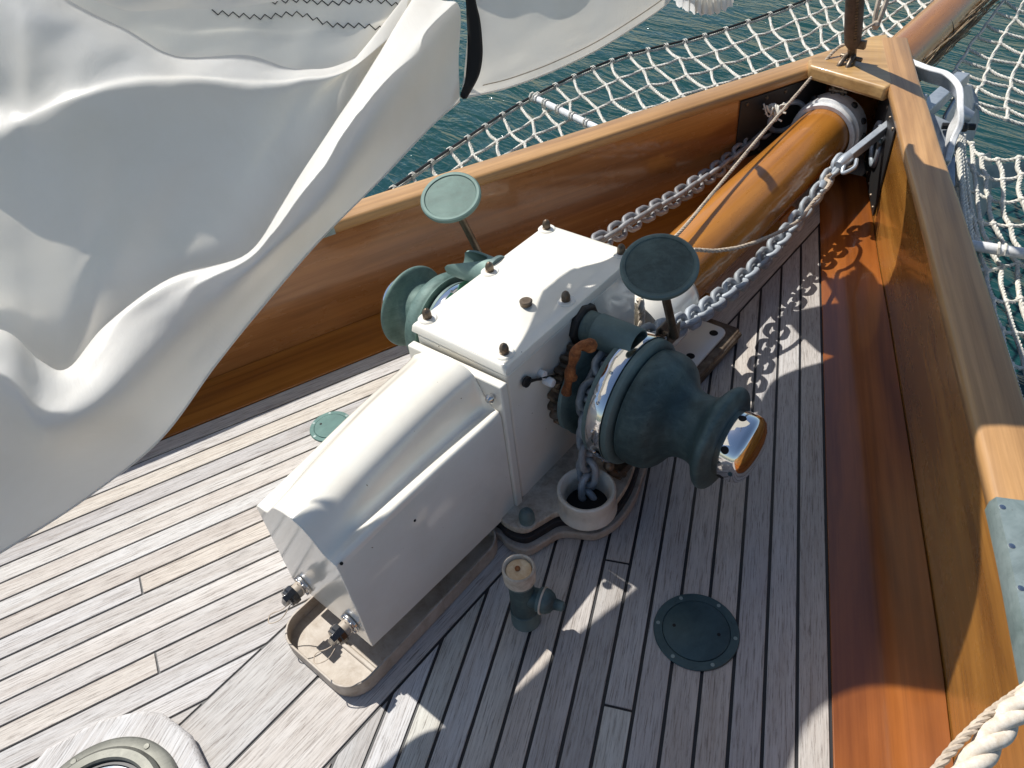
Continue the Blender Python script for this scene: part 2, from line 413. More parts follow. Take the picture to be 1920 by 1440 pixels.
# margin planks (varnished, between the teak and the bulwarks)
def edge_pt(s, y): return ((-1.05 - NP[1] * y) / NP[0]) if s < 0 else ((1.128 - NS[1] * y) / NS[0])
FPORT = [(v.x, v.y) for v in cr([(p[0], p[1], 0) for p in PF], 4)]; FSTB = [(v.x, v.y) for v in cr([(p[0], p[1], 0) for p in SF], 4)]
def footx(s, y):
    P = FPORT if s < 0 else FSTB
    for a, b in zip(P, P[1:]):
        if a[1] <= y <= b[1]: return a[0] + (b[0] - a[0]) * (y - a[1]) / (b[1] - a[1])
    return P[-1][0]
ys = [-1.6 + .1 * i for i in range(49)]
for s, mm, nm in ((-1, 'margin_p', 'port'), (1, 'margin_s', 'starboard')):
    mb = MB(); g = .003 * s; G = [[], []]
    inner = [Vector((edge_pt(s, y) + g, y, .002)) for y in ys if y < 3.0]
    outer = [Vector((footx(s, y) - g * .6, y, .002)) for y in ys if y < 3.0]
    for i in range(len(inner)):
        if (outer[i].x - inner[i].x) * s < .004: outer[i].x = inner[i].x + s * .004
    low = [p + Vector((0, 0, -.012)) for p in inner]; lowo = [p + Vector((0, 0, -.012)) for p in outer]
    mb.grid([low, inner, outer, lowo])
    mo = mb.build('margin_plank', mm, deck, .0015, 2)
    mo['label'] = 'glossy orange varnished margin plank along the %s bulwark' % nm

# ------------------------------------------------------------------ bulwarks with cap rails
def bulwark(P, s, mat_, rail_mat, label, y_strip):
    root = thing('bulwark', (P[5][0], P[5][1], 0), label, 'bulwark')
    zt = rail_z(s, 0) - .038
    P2 = [tuple(v) for v in (Vector(a).to_2d() for a in cr([(p[0], p[1], 0) for p in P], 4))]
    out = offs(P2, -s * .05)
    mb = MB()
    mb.grid([[Vector((x, y, z)) for x, y in q] for q, z in ((P2, -.01), (P2, .02), (P2, .12), (P2, zt), (out, zt), (out, -.01))])
    mb.build('inner_planking', mat_, root)
    r = MB(); a = offs(P2, s * .016); b = offs(P2, -s * .088); zr = rail_z(s, 0)
    prof = [(a, -.038, .006), (a, -.033, 0), (a, -.012, 0), (a, -.004, .004), (a, 0, .012), (b, 0, -.012), (b, -.004, -.004), (b, -.012, 0), (b, -.03, 0), (b, -.038, -.006)]
    G = []
    for q, dz, ins in prof:
        q2 = offs(q, -s * ins); G.append([Vector((x, y, zr + dz)) for x, y in q2])
    G.append(G[0]); r.grid(G)
    r.build('cap_rail', rail_mat, root, smooth=60)
    # bronze chafing strip on the rail aft of y_strip
    st_ = MB(); q = [p for p in P2 if p[1] < y_strip]; q.append((footx(s, y_strip), y_strip))
    a = offs(q, s * .0185); b = offs(q, -s * .0905)
    st_.grid([[Vector((x, y, zr + dz)) for x, y in c] for c, dz in ((a, -.036), (a, -.012), (offs(q, s * .012), .0025), (offs(q, -s * .085), .0025), (b, -.012), (b, -.036))])
    # closing end
    so_ = st_.build('chafing_strip', 'pale_bronze', root)
    so_['label'] = 'pale bronze strip screwed over the rail'
    sc = MB()
    for k in range(9):
        y = y_strip - .02 - k * .075
        for d in (.006, -.078):
            t = Vector((footx(s, y + .05) - footx(s, y - .05), .1)).normalized(); nx = Vector((-t.y, t.x))
            c = Vector((footx(s, y), y)) + nx * (s * d)
            sc.lathe([(0, .0055), (.0012, .0052), (.0016, .004)], (c.x, c.y, zr + .0022), (0, 0, 1), 12)
    sc.split('screw', 'steel', root)
    return root
bp = bulwark(PF, -1, 'bulwark_p', 'rail_p', 'port bulwark of brown varnished planking behind the windlass, topped by a sunlit rail', 1.155)
bs = bulwark(SF, 1, 'bulwark_s', 'rail_s', 'starboard bulwark at the right edge, golden varnished planking with wide shaded cap rail', 1.115)

# breasthook
mb = MB()
poly = [(-.115, 2.865), (.20, 2.775), (.215, 2.83), (.05, 3.235), (.02, 3.30), (-.03, 3.24), (-.145, 2.93)]
mb.prism(poly, .350, .4035)
tag(mb.build('breasthook', 'breast', None, .012, 4), 'triangular pale wooden block joining both rails at the bow', 'breasthook')

# ------------------------------------------------------------------ bowsprit
root = thing('bowsprit', (0, 1.62, 0), 'round varnished bowsprit running forward from the windlass through the bow', 'bowsprit')
mb = MB(); zb = .172
mb.lathe([(0, .096), (.01, .104), (.6, .107), (1.3, .103), (2.2, .102), (3.3, .095), (5.5, .075), (5.51, .0)], (0, 1.62, zb), (0, 1, .003), 40)
mb.build('spar', 'spar', root)
mb = MB(); mb.tube([Vector((0 + .1035 * cos(a), 4.05, zb + .1035 * sin(a))) for a in [i * 2 * pi / 40 for i in range(41)]], .0022, 6)
mb.build('seizing_line', 'iron', root)
mb = MB()
for y0, y1 in ((1.66, 1.80), (2.3, 2.42)): mb.prism([(-.085, y0), (.085, y0), (.085, y1), (-.085, y1)], .004, .085)
mb.split('chock', 'bulwark_s', root, .006)
# white collar
root = thing('spar_collar', (0, 2.9, .05), 'white painted iron collar clamped round the bowsprit under the wooden block', 'collar')
mb = MB(); mb.lathe([(0, .108), (0, .121), (.004, .125), (.018, .125), (.022, .117), (.03, .117), (.036, .130), (.11, .131), (.112, .108), (0, .108)], (0, 2.80, zb), (0, 1, 0), 48, False)
mb.build('ring', 'tube', root)
mb = MB()
for a in (25, 55, 125, 155, 0, 180): 
    v = Vector((cos(radians(a)), 0, sin(radians(a)))); mb.lathe([(0, .013), (.008, .012), (.012, .007)], Vector((0, 2.875, zb)) + v * .130, v, 10)
mb.split('bolt_head', 'iron', root)
# stay
root = thing('forestay', (0, 2.97, .31), 'brown ribbed forestay rising from its shackle on the white collar', 'stay')
d = Vector((0, -.14, .34)).normalized(); o = Vector((.004, 2.95, .45))
mb = MB(); mb.tube([o + d * t for t in (0, .03, .08, 1.5, 4.5)], [.012, .028, .031, .031, .031], 14); mb.build('sleeve', 'stay', root)
mb = MB(); f = Vector((.55, -.8, 0)).normalized(); f = (f - d * f.dot(d)).normalized(); rt = d.cross(f)
for i in range(60):
    c = o + d * (.06 + i * .0115) + f * .0305
    mb.box(c, (.009, .007, .004), Matrix((rt, d, f)).transposed())
mb.split('tooth', 'old_bronze', root)
mb = MB()
base = Vector((0, 2.90, .302))
for sx in (-1, 1):
    mb.tube(cr([base + Vector((sx * .017, 0, -.005)), base + Vector((sx * .021, 0, .05)), base + Vector((sx * .016, 0, .10)), o + Vector((sx * .012, 0, -.02))], 5), .0095, 8)
mb.tube([base + Vector((-.034, 0, .012)), base + Vector((.036, 0, .012))], .009, 10)
mb.tube([o + Vector((-.04, .01, -.03)), o + Vector((.045, -.01, -.03))], .008, 10)
mb.box(o + Vector((.055, -.01, -.06)), (.03, .012, .022)); mb.box(o + Vector((.03, 0, .02)), (.03, .02, .03))
mb.tube([o + d * .03, o - d * .12], .016, 10)
mb.build('toggle', 'old_bronze', root, .002)

# ------------------------------------------------------------------ windlass
BX0, BX1, BY0, BY1 = -.17, .098, .832, 1.335; ZL = .468
wl = thing('windlass', (-.036, 1.08, 0), 'big white painted anchor windlass with green bronze drums in the middle of the deck', 'windlass')
# base casting
def sym(pts):
    c = -.036; return pts + [(2 * c - x, y) for x, y in reversed(pts)]
right = [(.03, .70), (.09, .735), (.125, .728), (.16, .730), (.185, .745), (.20, .785), (.215, .825), (.245, .845), (.285, .868), (.305, .91), (.31, .96), (.30, 1.03), (.27, 1.12), (.24, 1.22), (.22, 1.34), (.21, 1.40), (.10, 1.42)]
def spline2(p, n=4): return [(v.x, v.y) for v in cr([(a, b, 0) for a, b in p], n)]
def inset(p, d): return [(x - d, y + (d if y < .9 else -d if y > 1.3 else 0)) for x, y in p]
rp = spline2(right)
mb = MB(); mb.prism(sym(rp), .003, .028); mb.build('bed_pad', 'tan', wl, .004)
mb = MB(); mb.prism(sym(inset(rp, .013)), .028, .050); mb.build('gasket', 'rubber', wl, .002)
mb = MB(); mb.prism(sym(inset(rp, .022)), .050, .070); mb.build('base_flange', 'grimy', wl, .006, 3)
# gearbox
mb = MB(); 
def rr(x0, y0, x1, y1, r, n=5):
    o_ = []
    for cx, cy, a0 in ((x1 - r, y1 - r, 0), (x0 + r, y1 - r, 90), (x0 + r, y0 + r, 180), (x1 - r, y0 + r, 270)):
        o_ += [(cx + r * cos(radians(a0 + 90 * i / n)), cy + r * sin(radians(a0 + 90 * i / n))) for i in range(n + 1)]
    return o_
mb.prism(rr(BX0, BY0, BX1, BY1, .008), .068, ZL); mb.build('gear_case', 'white', wl, .003, 2)
mb = MB(); mb.prism(rr(BX0 + .006, BY0 + .006, BX1 - .006, BY1 - .006, .008), ZL + .0005, ZL + .006); mb.build('lid_gasket', 'rubber', wl)
# lid: gently crowned
mb = MB(); x0, x1, y0, y1 = BX0 - .008, BX1 + .004, BY0 - .004, BY1 + .004; n = 28
def lidz(u, v):
    e = min(u, 1 - u, v, 1 - v); k = max(0, min(1, (e - .10) / .26)); k = k * k * (3 - 2 * k)
    ed = min(1, e / .018); return ZL + .008 + .020 * (ed * (2 - ed)) ** .5 * .9 + .014 * k
G = [[Vector((lerp(x0, x1, i / n), lerp(y0, y1, j / n), lidz(i / n, j / n))) for i in range(n + 1)] for j in range(n + 1)]
def dens(k): return [0, .006, .014] + [i / 24 for i in range(1, 24)] + [.986, .994, 1]
ds_ = dens(0)
G = [[Vector((lerp(x0, x1, u), lerp(y0, y1, v), lidz(u, v))) for u in ds_] for v in ds_]
mb.grid(G)
rim = [Vector((x0, y0, 0)), Vector((x1, y0, 0)), Vector((x1, y1, 0)), Vector((x0, y1, 0))]
mb.rings([[p + Vector((0, 0, ZL + .0065)) for p in rim], [p + Vector((0, 0, ZL + .0082)) for p in rim]], True, True)
lid = mb.build('lid', 'white', wl, smooth=50)
zl = ZL + .026
def acorn(mb, c, r=.0105, h=.026):
    mb.lathe([(0, r * 1.02), (.004, r * 1.02), (.0045, r * .92), (.008, r * .9), (.0085, r), (h * .55, r * .98), (h * .8, r * .75), (h * .95, r * .35), (h, .0005)], c, (0, 0, 1), 14)
for x, y in ((-.160, .866), (.068, .866), (.068, 1.085), (.068, 1.312), (-.160, 1.312), (-.160, 1.085)):
    c = Vector((x, y, zl - .002))
    mb = MB(); mb.lathe([(-.004, .023), (.003, .0225), (.005, .02), (.005, .012)], c, (0, 0, 1), 20); bo = mb.build('bolt_boss', 'white', wl)
    mb = MB(); acorn(mb, c + Vector((0, 0, .004))); mb.build('lid_nut', 'old_bronze', wl)
mb = MB(); c = Vector((.012, 1.012, zl + .010)); mb.lathe([(-.006, .008), (.004, .008), (.005, .014), (.014, .015), (.016, .013)], c, (0, 0, 1), 18); mb.build('filler_cap', 'old_bronze', wl)

# motor cover: lofted cross sections (x, z) at y
SEC = {
 .335: [(-.165, .10), (-.160, .365), (-.150, .374), (-.120, .378), (-.098, .400), (-.075, .424), (-.045, .435), (-.010, .437), (.018, .430), (.038, .412), (.052, .394), (.062, .384), (.070, .380), (.078, .378), (.086, .377), (.092, .372), (.095, .360), (.096, .086)],
 .45: [(-.166, .10), (-.163, .375), (-.154, .388), (-.125, .400), (-.100, .425), (-.072, .443), (-.042, .450), (-.008, .449), (.018, .438), (.034, .415), (.044, .394), (.052, .380), (.060, .375), (.070, .378), (.082, .384), (.091, .381), (.096, .368), (.096, .078)],
 .62: [(-.167, .10), (-.165, .395), (-.156, .412), (-.128, .430), (-.100, .452), (-.070, .464), (-.042, .468), (-.008, .464), (.016, .450), (.030, .424), (.038, .398), (.046, .382), (.055, .374), (.068, .378), (.082, .386), (.091, .383), (.096, .370), (.096, .068)],
 .77: [(-.168, .10), (-.166, .405), (-.158, .424), (-.130, .444), (-.100, .464), (-.070, .474), (-.042, .478), (-.008, .474), (.018, .458), (.030, .432), (.038, .402), (.046, .382), (.056, .372), (.068, .376), (.082, .384), (.091, .381), (.096, .368), (.096, .060)],
 .803: [(-.168, .10), (-.167, .41), (-.159, .43), (-.132, .45), (-.102, .470), (-.070, .480), (-.040, .483), (-.004, .480), (.026, .468), (.040, .446), (.052, .42), (.062, .402), (.070, .394), (.078, .390), (.086, .388), (.092, .384), (.096, .370), (.096, .058)]}
ks = sorted(SEC); rows = [[Vector((x, y, z)) for x, z in SEC[y]] for y in ks]
def smooth_sec(sec): return [sec[0]] + cr(sec[1:-1], 4) + [sec[-1]]
rows = [smooth_sec(r) for r in rows]
fine = []
for j in range(len(rows) - 1):
    a = rows[max(j - 1, 0)]; b = rows[j]; c = rows[j + 1]; d_ = rows[min(j + 2, len(rows) - 1)]
    for k in range(6):
        t = k / 6; fine.append([.5 * ((2 * q) + (r_ - p) * t + (2 * p - 5 * q + 4 * r_ - s_) * t * t + (3 * q - p - 3 * r_ + s_) * t ** 3) for p, q, r_, s_ in zip(a, b, c, d_)])
fine.append(rows[-1])
mb = MB(); mb.rings(fine, True, True); mb.build('motor_cover', 'white', wl, .004, 3, 50)
mb = MB(); mb.ext([(-.176, .804, .07), (.104, .804, .054), (.104, .804, .46), (-.176, .804, .452)], (0, 1, 0), .022)
mb.build('cover_flange', 'white', wl, .004, 3)
mb = MB()
for x, z in ((-.158, .405), (.078, .425)): mb.lathe([(0, .008), (.006, .008), (.007, .011), (.012, .011), (.018, .006), (.019, .0005)], (x, .803, z), (0, -1, 0), 14)
mb.split('flange_screw', 'steel', wl)
mb = MB()
for x, y, z in ((.0975, .52, .315), (.0975, .345, .375)): mb.sphere((x - .002, y, z), .0035, 8)
mb.split('pin_hole', 'dark', wl)
# lashed plugs on the aft face
for i, (x, z) in enumerate(((-.106, .138), (.052, .144))):
    pl = bpy.data.objects.new('cable_plug', None); COL.objects.link(pl); pl.parent = wl; pl.location = Vector((x, .335, z)) - wl.location
    c = Vector((x, .333, z)); ax = Vector((0, -1, 0))
    mb = MB(); mb.lathe([(0, .025), (.005, .025), (.006, .020), (.008, .0195)], c, ax, 24); mb.build('flange', 'pale_bronze' if 0 else 'steel', pl)
    mb = MB()
    for a in (45, 135, 225, 315): mb.lathe([(.005, .004), (.009, .004), (.010, .002)], c + Vector((cos(radians(a)) * .020, 0, sin(radians(a)) * .020)), ax, 8)
    mb.split('screw', 'steel', pl)
    mb = MB(); mb.lathe([(.004, .016), (.025, .015)], c, ax, 18); mb.build('collar', 'tan', pl)
    mb = MB(); a0 = .025
    mb.lathe([(a0, .0205), (a0 + .001, .022), (a0 + .013, .022), (a0 + .014, .020), (a0 + .021, .0195)], c, ax, 10)
    mb.box(c + ax * (a0 + .019) , (.014, .022, .050), Matrix.Rotation(.5, 3, 'Y'))
    mb.build('knob', 'plastic', pl, .0015)
    mb = MB(); e = c + ax * .042 + Vector((0, 0, -.018))
    pts = [c + ax * .012 + Vector((.0, 0, .018)), c + ax * .014 + Vector((.019, 0, 0)), e + Vector((.0, 0, 0)), e + Vector((-.02, -.02, -.022)), e + Vector((-.035, -.04, -.028)), e + Vector((-.018, -.055, -.026)), e + Vector((.003, -.035, -.015)), e + Vector((.004, -.005, .0))]
    mb.tube(cr(pts, 6), .0012, 5)
    mb.build('cord', 'thin', pl)
# chain pipe
mb = MB(); cpx, cpy = .238, .905
mb.lathe([(.062, .072), (.068, .072), (.078, .067), (.100, .066), (.118, .070), (.128, .0695), (.131, .066), (.129, .061), (.118, .054), (.10, .052), (.06, .051)], (cpx, cpy, 0), (0, 0, 1), 40, False); mb.build('chain_pipe', 'cream', wl)
mb = MB(); mb.lathe([(0, .051), (.001, .0005)], (cpx, cpy, .0725), (0, 0, 1), 30); mb.build('pipe_hole', 'dark', wl)
for x in (.152, -.224):
    mb = MB(); c = Vector((x, .782, .069)); mb.lathe([(0, .024), (.006, .024), (.007, .019)], c, (0, 0, 1), 20); mb.build('bolt_washer', 'grimy', wl)
    mb = MB(); mb.lathe([(.005, .019), (.026, .019), (.036, .016), (.044, .010), (.047, .0005)], c, (0, 0, 1), 18); mb.build('base_bolt', 'dverd', wl)
# shafts and drums on both sides
AY, AZ_ = 1.08, .288; XC = -.036
def dx(s, x): return XC + s * (x - XC)
for s in (1, -1):
    o = Vector((dx(s, .098), AY, AZ_ - (0 if s > 0 else .022))); ax = Vector((s, 0, 0))
    fd = (lambda d: d) if s > 0 else (lambda d: d * .80 + .008)
    gk, bk = (1., 1.) if s > 0 else (1.20, .80)
    # toothed gear
    gr = MB(); rs = []
    for d, sc in ((.0, .96), (.004, 1), (.024, 1), (.028, .96)):
        ring = []
        for k in range(96):
            a = 2 * pi * k / 96; r = (.131 if k % 4 < 2 else .118) * sc; ring.append(o + ax * d + Vector((0, cos(a) * r, sin(a) * r)))
        rs.append(ring)
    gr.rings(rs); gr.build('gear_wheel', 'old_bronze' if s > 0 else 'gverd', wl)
    g2 = MB(); rs = []
    n_ = 120
    def scal(a, r, dep): return r - dep * max(0, cos(a * 5)) ** 2
    for d, r, dep in ((.030, .06, 0), (.032, .128, .004), (.038, .138, .007), (.047, .137, .007), (.056, .114, .004), (.064, .086, .0), (.076, .076, .0), (.088, .084, .0), (.098, .112, .004), (.106, .134, .004), (.111, .13, .002), (.113, .08, 0)):
        rs.append([o + ax * fd(d) + Vector((0, cos(2 * pi * k / n_), sin(2 * pi * k / n_))) * (scal(2 * pi * k / n_, r, dep) * gk if s > 0 else (r * gk - (.011 if dep and k % 8 < 3 else 0))) for k in range(n_)])
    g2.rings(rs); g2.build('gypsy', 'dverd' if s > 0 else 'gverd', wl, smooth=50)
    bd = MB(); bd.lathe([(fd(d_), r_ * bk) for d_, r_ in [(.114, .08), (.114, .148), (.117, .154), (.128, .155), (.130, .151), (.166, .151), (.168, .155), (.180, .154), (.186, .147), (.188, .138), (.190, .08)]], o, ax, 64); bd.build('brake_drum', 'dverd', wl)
    cb = MB(); cb.lathe([(fd(d_), r_ * bk) for d_, r_ in [(.130, .150), (.130, .1582), (.1315, .159), (.1645, .159), (.166, .1582), (.166, .150)]], o, ax, 72, False); cb.build('brake_band', 'chrome', wl)
    rv = MB()
    for k in range(14):
        a = k * 2 * pi / 14 + .3; v = Vector((0, cos(a), sin(a))); rv.lathe([(0, .0042), (.003, .004), (.005, .0015)], o + ax * fd(.148) + v * .1578 * bk, v, 10)
    rv.split('rivet', 'steel', wl)
    wd = MB()
    prof = [(.190, .07), (.1905, .130), (.196, .137), (.210, .1400), (.230, .1385), (.246, .133), (.259, .122), (.269, .107), (.278, .094), (.290, .084), (.306, .078), (.326, .0775), (.342, .082), (.353, .093), (.361, .106), (.369, .116), (.377, .1195), (.385, .117), (.391, .107), (.395, .09), (.395, .02)]
    V = cr([(a, b, 0) for a, b in prof], 3)
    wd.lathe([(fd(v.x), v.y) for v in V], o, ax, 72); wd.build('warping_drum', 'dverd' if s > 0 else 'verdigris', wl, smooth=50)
    cc_ = MB(); cc_.lathe([(fd(d_), r_) for d_, r_ in [(.393, .074), (.394, .0765), (.397, .078), (.434, .078), (.443, .0755), (.451, .068), (.458, .052), (.462, .028), (.463, .0005)]], o, ax, 56); cc_.build('end_cap', 'chrome', wl)
    hl = MB()
    for k in range(6):
        a = k * pi / 3 + .45; v = Vector((0, cos(a), sin(a))); hl.lathe([(0, .0088), (.0006, .0086)], o + ax * fd(.415) + v * .0778, v, 18)
    hl.split('bar_hole', 'dark', wl)
    # warping pipe (short tube above the gypsy) with its flange
    po_ = Vector((dx(s, .098), 1.10 if s > 0 else 1.125, .432 if s > 0 else .452)); pf = MB(); pf.lathe([(0, .052), (.012, .052), (.016, .049), (.017, .042)], po_, ax, 8 if s > 0 else 24); pf.build('tube_flange', 'iron' if s > 0 else 'dverd', wl, .002)
    pt = MB()
    if s > 0:
        pt.lathe([(.015, .038), (.045, .0385), (.047, .041), (.150, .041), (.153, .0385), (.153, .0355), (.151, .035), (.10, .034)], po_, ax, 36)
    else:
        nn = 36; rsx = []
        for r_, dd in ((.041, 0), (.0415, 1), (.036, 1), (.035, .25)):
            ring = []
            for k in range(nn):
                a = 2 * pi * k / nn; y_, z_ = cos(a), sin(a); L_ = .015 if dd == 0 else (.150 - .115 * max(0, z_) ** 1.6)
                if dd == .25: L_ = .03
                ring.append(po_ + ax * L_ + Vector((0, y_ * r_, z_ * r_)))
            rsx.append(ring)
        pt.rings(rsx)
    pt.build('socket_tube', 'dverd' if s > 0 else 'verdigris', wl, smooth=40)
# rusty pawl and the small lever
mb = MB(); P_ = [Px(1106, 648, .175), Px(1085, 650, .17), Px(1074, 678, .165), Px(1068, 705, .16), Px(1062, 736, .155)]
mb.tube(cr(P_, 5), [.0135 + .0025 * sin(i) for i in range(21)], 10, True, 0, .8); mb.sphere(P_[0], .017, 12); mb.lathe([(0, .009), (.006, .0085)], P_[3] + Vector((.01, 0, 0)), (1, 0, .1), 6)
mb.build('pawl', 'rust', wl)
mb = MB(); a = Px(988, 716, .108); b = Px(1050, 702, .108)
mb.tube([a, a.lerp(b, .3), a.lerp(b, .45), b], [.012, .006, .009, .005], 12, True, 0, .35); mb.lathe([(-.004, .013), (.003, .013)], a, (1, 0, 0), 16)
mb.build('lever', 'iron', wl)
mb = MB(); mb.lathe([(0, .011), (.02, .011), (.024, .009), (.025, .002)], Px(1022, 712, .105), (1, 0, 0), 16); mb.lathe([(0, .010), (.014, .010)], Px(1012, 700, .099), (1, 0, 0), 16); mb.split('lever_pin', 'tube', wl)
# bracket at the brake and bits under the drum
mb = MB(); c = Vector((.262, 1.19, .40))
mb.box(c + Vector((-.014, .02, 0)), (.005, .055, .045)); mb.box(c + Vector((.014, .02, 0)), (.005, .055, .045)); mb.tube([c + Vector((-.02, .01, .005)), c + Vector((.02, .01, .005))], .006, 8)
mb.tube([Vector((.25, 1.2, .38)), Vector((.27, 1.26, .2)), Vector((.24, 1.3, .07))], .010, 8)
mb.build('brake_bracket', 'old_bronze', wl, .003)
mb = MB(); mb.tube([Vector((.245, 1.0, .165)), Vector((.25, .985, .12)), Vector((.27, 1.02, .09))], .009, 8); mb.sphere(Vector((.247, .985, .14)), .014); mb.box((.255, 1.03, .10), (.03, .06, .03))
mb.build('band_anchor', 'old_bronze', wl, .003)
# white forward dome (motor bell) and foot plate
mb = MB(); mb.lathe([(0, .118), (.14, .118), (.19, .112), (.225, .095), (.248, .065), (.257, .03), (.258, .001)], (.052, 1.37, .198), (0, 1, 0), 44); mb.build('forward_bell', 'white', wl)
mb = MB(); fp = rr(-.20, 1.44, .20, 1.70, .03); mb.prism(fp, .046, .056); mb.build('foot_plate', 'white', wl, .003)
mb = MB(); mb.prism(rr(-.225, 1.42, .225, 1.735, .02), .003, .046); mb.build('foot_chock', 'old_bronze', wl, .005)
mb = MB(); 
for x, y in ((.17, 1.66), (.165, 1.53), (-.17, 1.66)): mb.lathe([(0, .013), (.0012, .0125)], (x, y, .0565), (0, 0, 1), 16)
mb.split('plate_hole', 'dark', wl)
mb = MB(); mb.tube([Vector((.215, 1.42, .03)), Vector((.225, 1.72, .035))], .009, 10); mb.build('slide_bar', 'old_bronze', wl)
mb = MB(); k0 = Px(1200, 560, .10)
strand3(mb, [k0, k0 + Vector((.004, 0, -.03)), k0 + Vector((.0, .01, -.06)), k0 + Vector((.006, .0, -.09))], .010); mb.build('rope_tail', 'rope', wl)
# tray under the cover
tr_ = thing('drip_tray', (0, .47, 0), 'shallow tan tray with rounded corners under the aft end of the windlass', 'tray')
outer = rr(-.135, .238, .118, .74, .06, 8); inn = rr(-.130, .243, .113, .735, .055, 8)
mb = MB()
def R(p, z): return [Vector((x, y, z)) for x, y in p]
mb.rings([R(outer, .003), R(outer, .046), R(inn, .046), R(inn, .012)], True, True)
mb.build('tray_shell', 'tan', tr_, .0012)
mb = MB(); mb.box((.03, .318, .015), (.15, .012, .006)); mb.build('cross_bar', 'tan', tr_, .003)

# ------------------------------------------------------------------ the two pedal discs on stems
def pedal(c, foot, nrm, mt, label, r=.082):
    c = Vector(c); foot = Vector(foot); nrm = Vector(nrm).normalized()
    t = thing('deck_pedal', foot, label, 'pedal', 'round discs on stems beside the windlass')
    mb = MB(); prof = [(-.010, .03), (-.009, r * .80), (-.008, r * .94), (-.004, r * .99), (.001, r), (.005, r * .985), (.007, r * .94), (.0068, r * .86), (.0045, r * .835), (.0045, r * .4), (.0045, r * .08), (.0046, .0004)]
    mb.lathe(prof, c, nrm, 64, True); mb.build('disc', mt, t, smooth=28)
    mb = MB(); a = c - nrm * .009; mb.tube([foot, foot.lerp(a, .94), a], [.0098, .0098, .015], 14); mb.build('stem', 'old_bronze', t)
    return t
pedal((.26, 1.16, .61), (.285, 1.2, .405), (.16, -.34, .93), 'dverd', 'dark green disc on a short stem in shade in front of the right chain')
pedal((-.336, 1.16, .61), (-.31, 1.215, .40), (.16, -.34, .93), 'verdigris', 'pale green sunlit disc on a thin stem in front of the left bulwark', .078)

# ------------------------------------------------------------------ hydrant and deck plates
hy = thing('deck_hydrant', (.278, .610, 0), 'small green pipe stub with side outlet and wax filled top standing by the windlass', 'hydrant')
mb = MB(); mb.lathe([(0, .033), (.045, .032), (.048, .029), (.15, .027), (.152, .031), (.158, .031), (.16, .028)], (.278, .61, 0), (0, 0, 1), 28); mb.build('pipe', 'dverd', hy)
mb = MB(); mb.lathe([(.158, .028), (.162, .034), (.192, .035), (.198, .034), (.200, .0315), (.198, .029), (.190, .0285), (.189, .028)], (.278, .61, 0), (0, 0, 1), 32, False); mb.build('collar', 'grimy', hy)
mb = MB(); mb.lathe([(.187, .0288), (.191, .026), (.1905, .001)], (.278, .61, 0), (0, 0, 1), 28); mb.build('wax_fill', 'wax', hy)
mb = MB(); mb.sphere((.275, .61, .193), .006, 10); mb.build('red_bolt', 'rust', hy)
mb = MB(); dr = Vector((.95, .3, -.02)).normalized(); oo = Vector((.278, .61, .100))
mb.lathe([(.015, .021), (.036, .022), (.037, .0265), (.050, .0275), (.058, .0262), (.067, .021), (.073, .0125), (.092, .0105), (.094, .007), (.085, .006)], oo, dr, 26); mb.build('outlet', 'dverd', hy)
mb = MB(); mb.tube([oo + dr * .047 + (dr.orthogonal().normalized() * cos(a) + dr.cross(dr.orthogonal().normalized()) * sin(a)) * .0285 for a in [i * pi / 12 for i in range(25)]], .0022, 6); mb.build('paint_ring', 'grimy', hy)

def deck_plate(c, R_, mt, label):
    t = thing('deck_plate', c, label, 'deck plate', 'round filler plates set in the deck')
    c = Vector(c); mb = MB(); mb.lathe([(.0005, R_), (.003, R_), (.0045, R_ * .985), (.0045, R_ * .80), (.003, R_ * .785), (.003, R_ * .7)], c, (0, 0, 1), 64); mb.build('rim', mt, t)
    mb = MB(); mb.lathe([(.001, R_ * .775), (.0052, R_ * .775), (.006, R_ * .76), (.006, .0004)], c, (0, 0, 1), 64); mb.build('cover', mt, t)
    mb = MB()
    for s in (-1, 1): mb.lathe([(0, .004), (.0006, .0038)], c + Vector((s * R_ * .48, s * R_ * .2, .0058)), (0, 0, 1), 10)
    mb.split('key_hole', 'dark', t)
    mb = MB()
    for k in range(6):
        a = k * pi / 3 + .4; mb.lathe([(0, .0045), (.0006, .004)], c + Vector((cos(a) * R_ * .9, sin(a) * R_ * .9, .0043)), (0, 0, 1), 10)
    mb.split('screw', 'pale_bronze', t)
    return t
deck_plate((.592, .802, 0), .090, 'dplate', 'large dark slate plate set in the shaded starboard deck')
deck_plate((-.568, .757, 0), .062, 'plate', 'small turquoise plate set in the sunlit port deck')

# hatch
ht = thing('deck_portlight', (-.095, -.2, 0), 'round metal framed glass portlight on a grey wooden pad at the bottom left', 'portlight')
hc = Vector((-.095, -.205, 0))
mb = MB(); q = [(hc.x + cos(radians(a)) * .225 * rr_, hc.y + sin(radians(a)) * .20 * rr_) for a, rr_ in ((22, 1), (45, 1.02), (68, .98), (92, 1.0), (114, 1.03), (126, 1.02), (150, .98), (180, 1), (202, 1), (225, 1.02), (247, 1), (270, 1), (292, 1), (315, 1.02), (337, 1), (0, .98))]
mb.prism(q, .001, .034); mb.build('pad', 'teak_s', ht, .012, 4)
mb = MB(); mb.lathe([(.034, .152), (.046, .151), (.049, .146), (.049, .120), (.047, .118)], hc, (0, 0, 1), 72); mb.build('outer_ring', 'hatch_metal', ht)
mb = MB(); mb.lathe([(.048, .128), (.060, .127), (.066, .120), (.067, .104), (.064, .100), (.056, .099)], hc, (0, 0, 1), 72, False); mb.build('inner_ring', 'hatch_metal', ht)
mb = MB(); mb.lathe([(.052, .101), (.0585, .099), (.0585, .093), (.055, .09)], hc, (0, 0, 1), 60, False); mb.build('seal', 'rubber', ht)
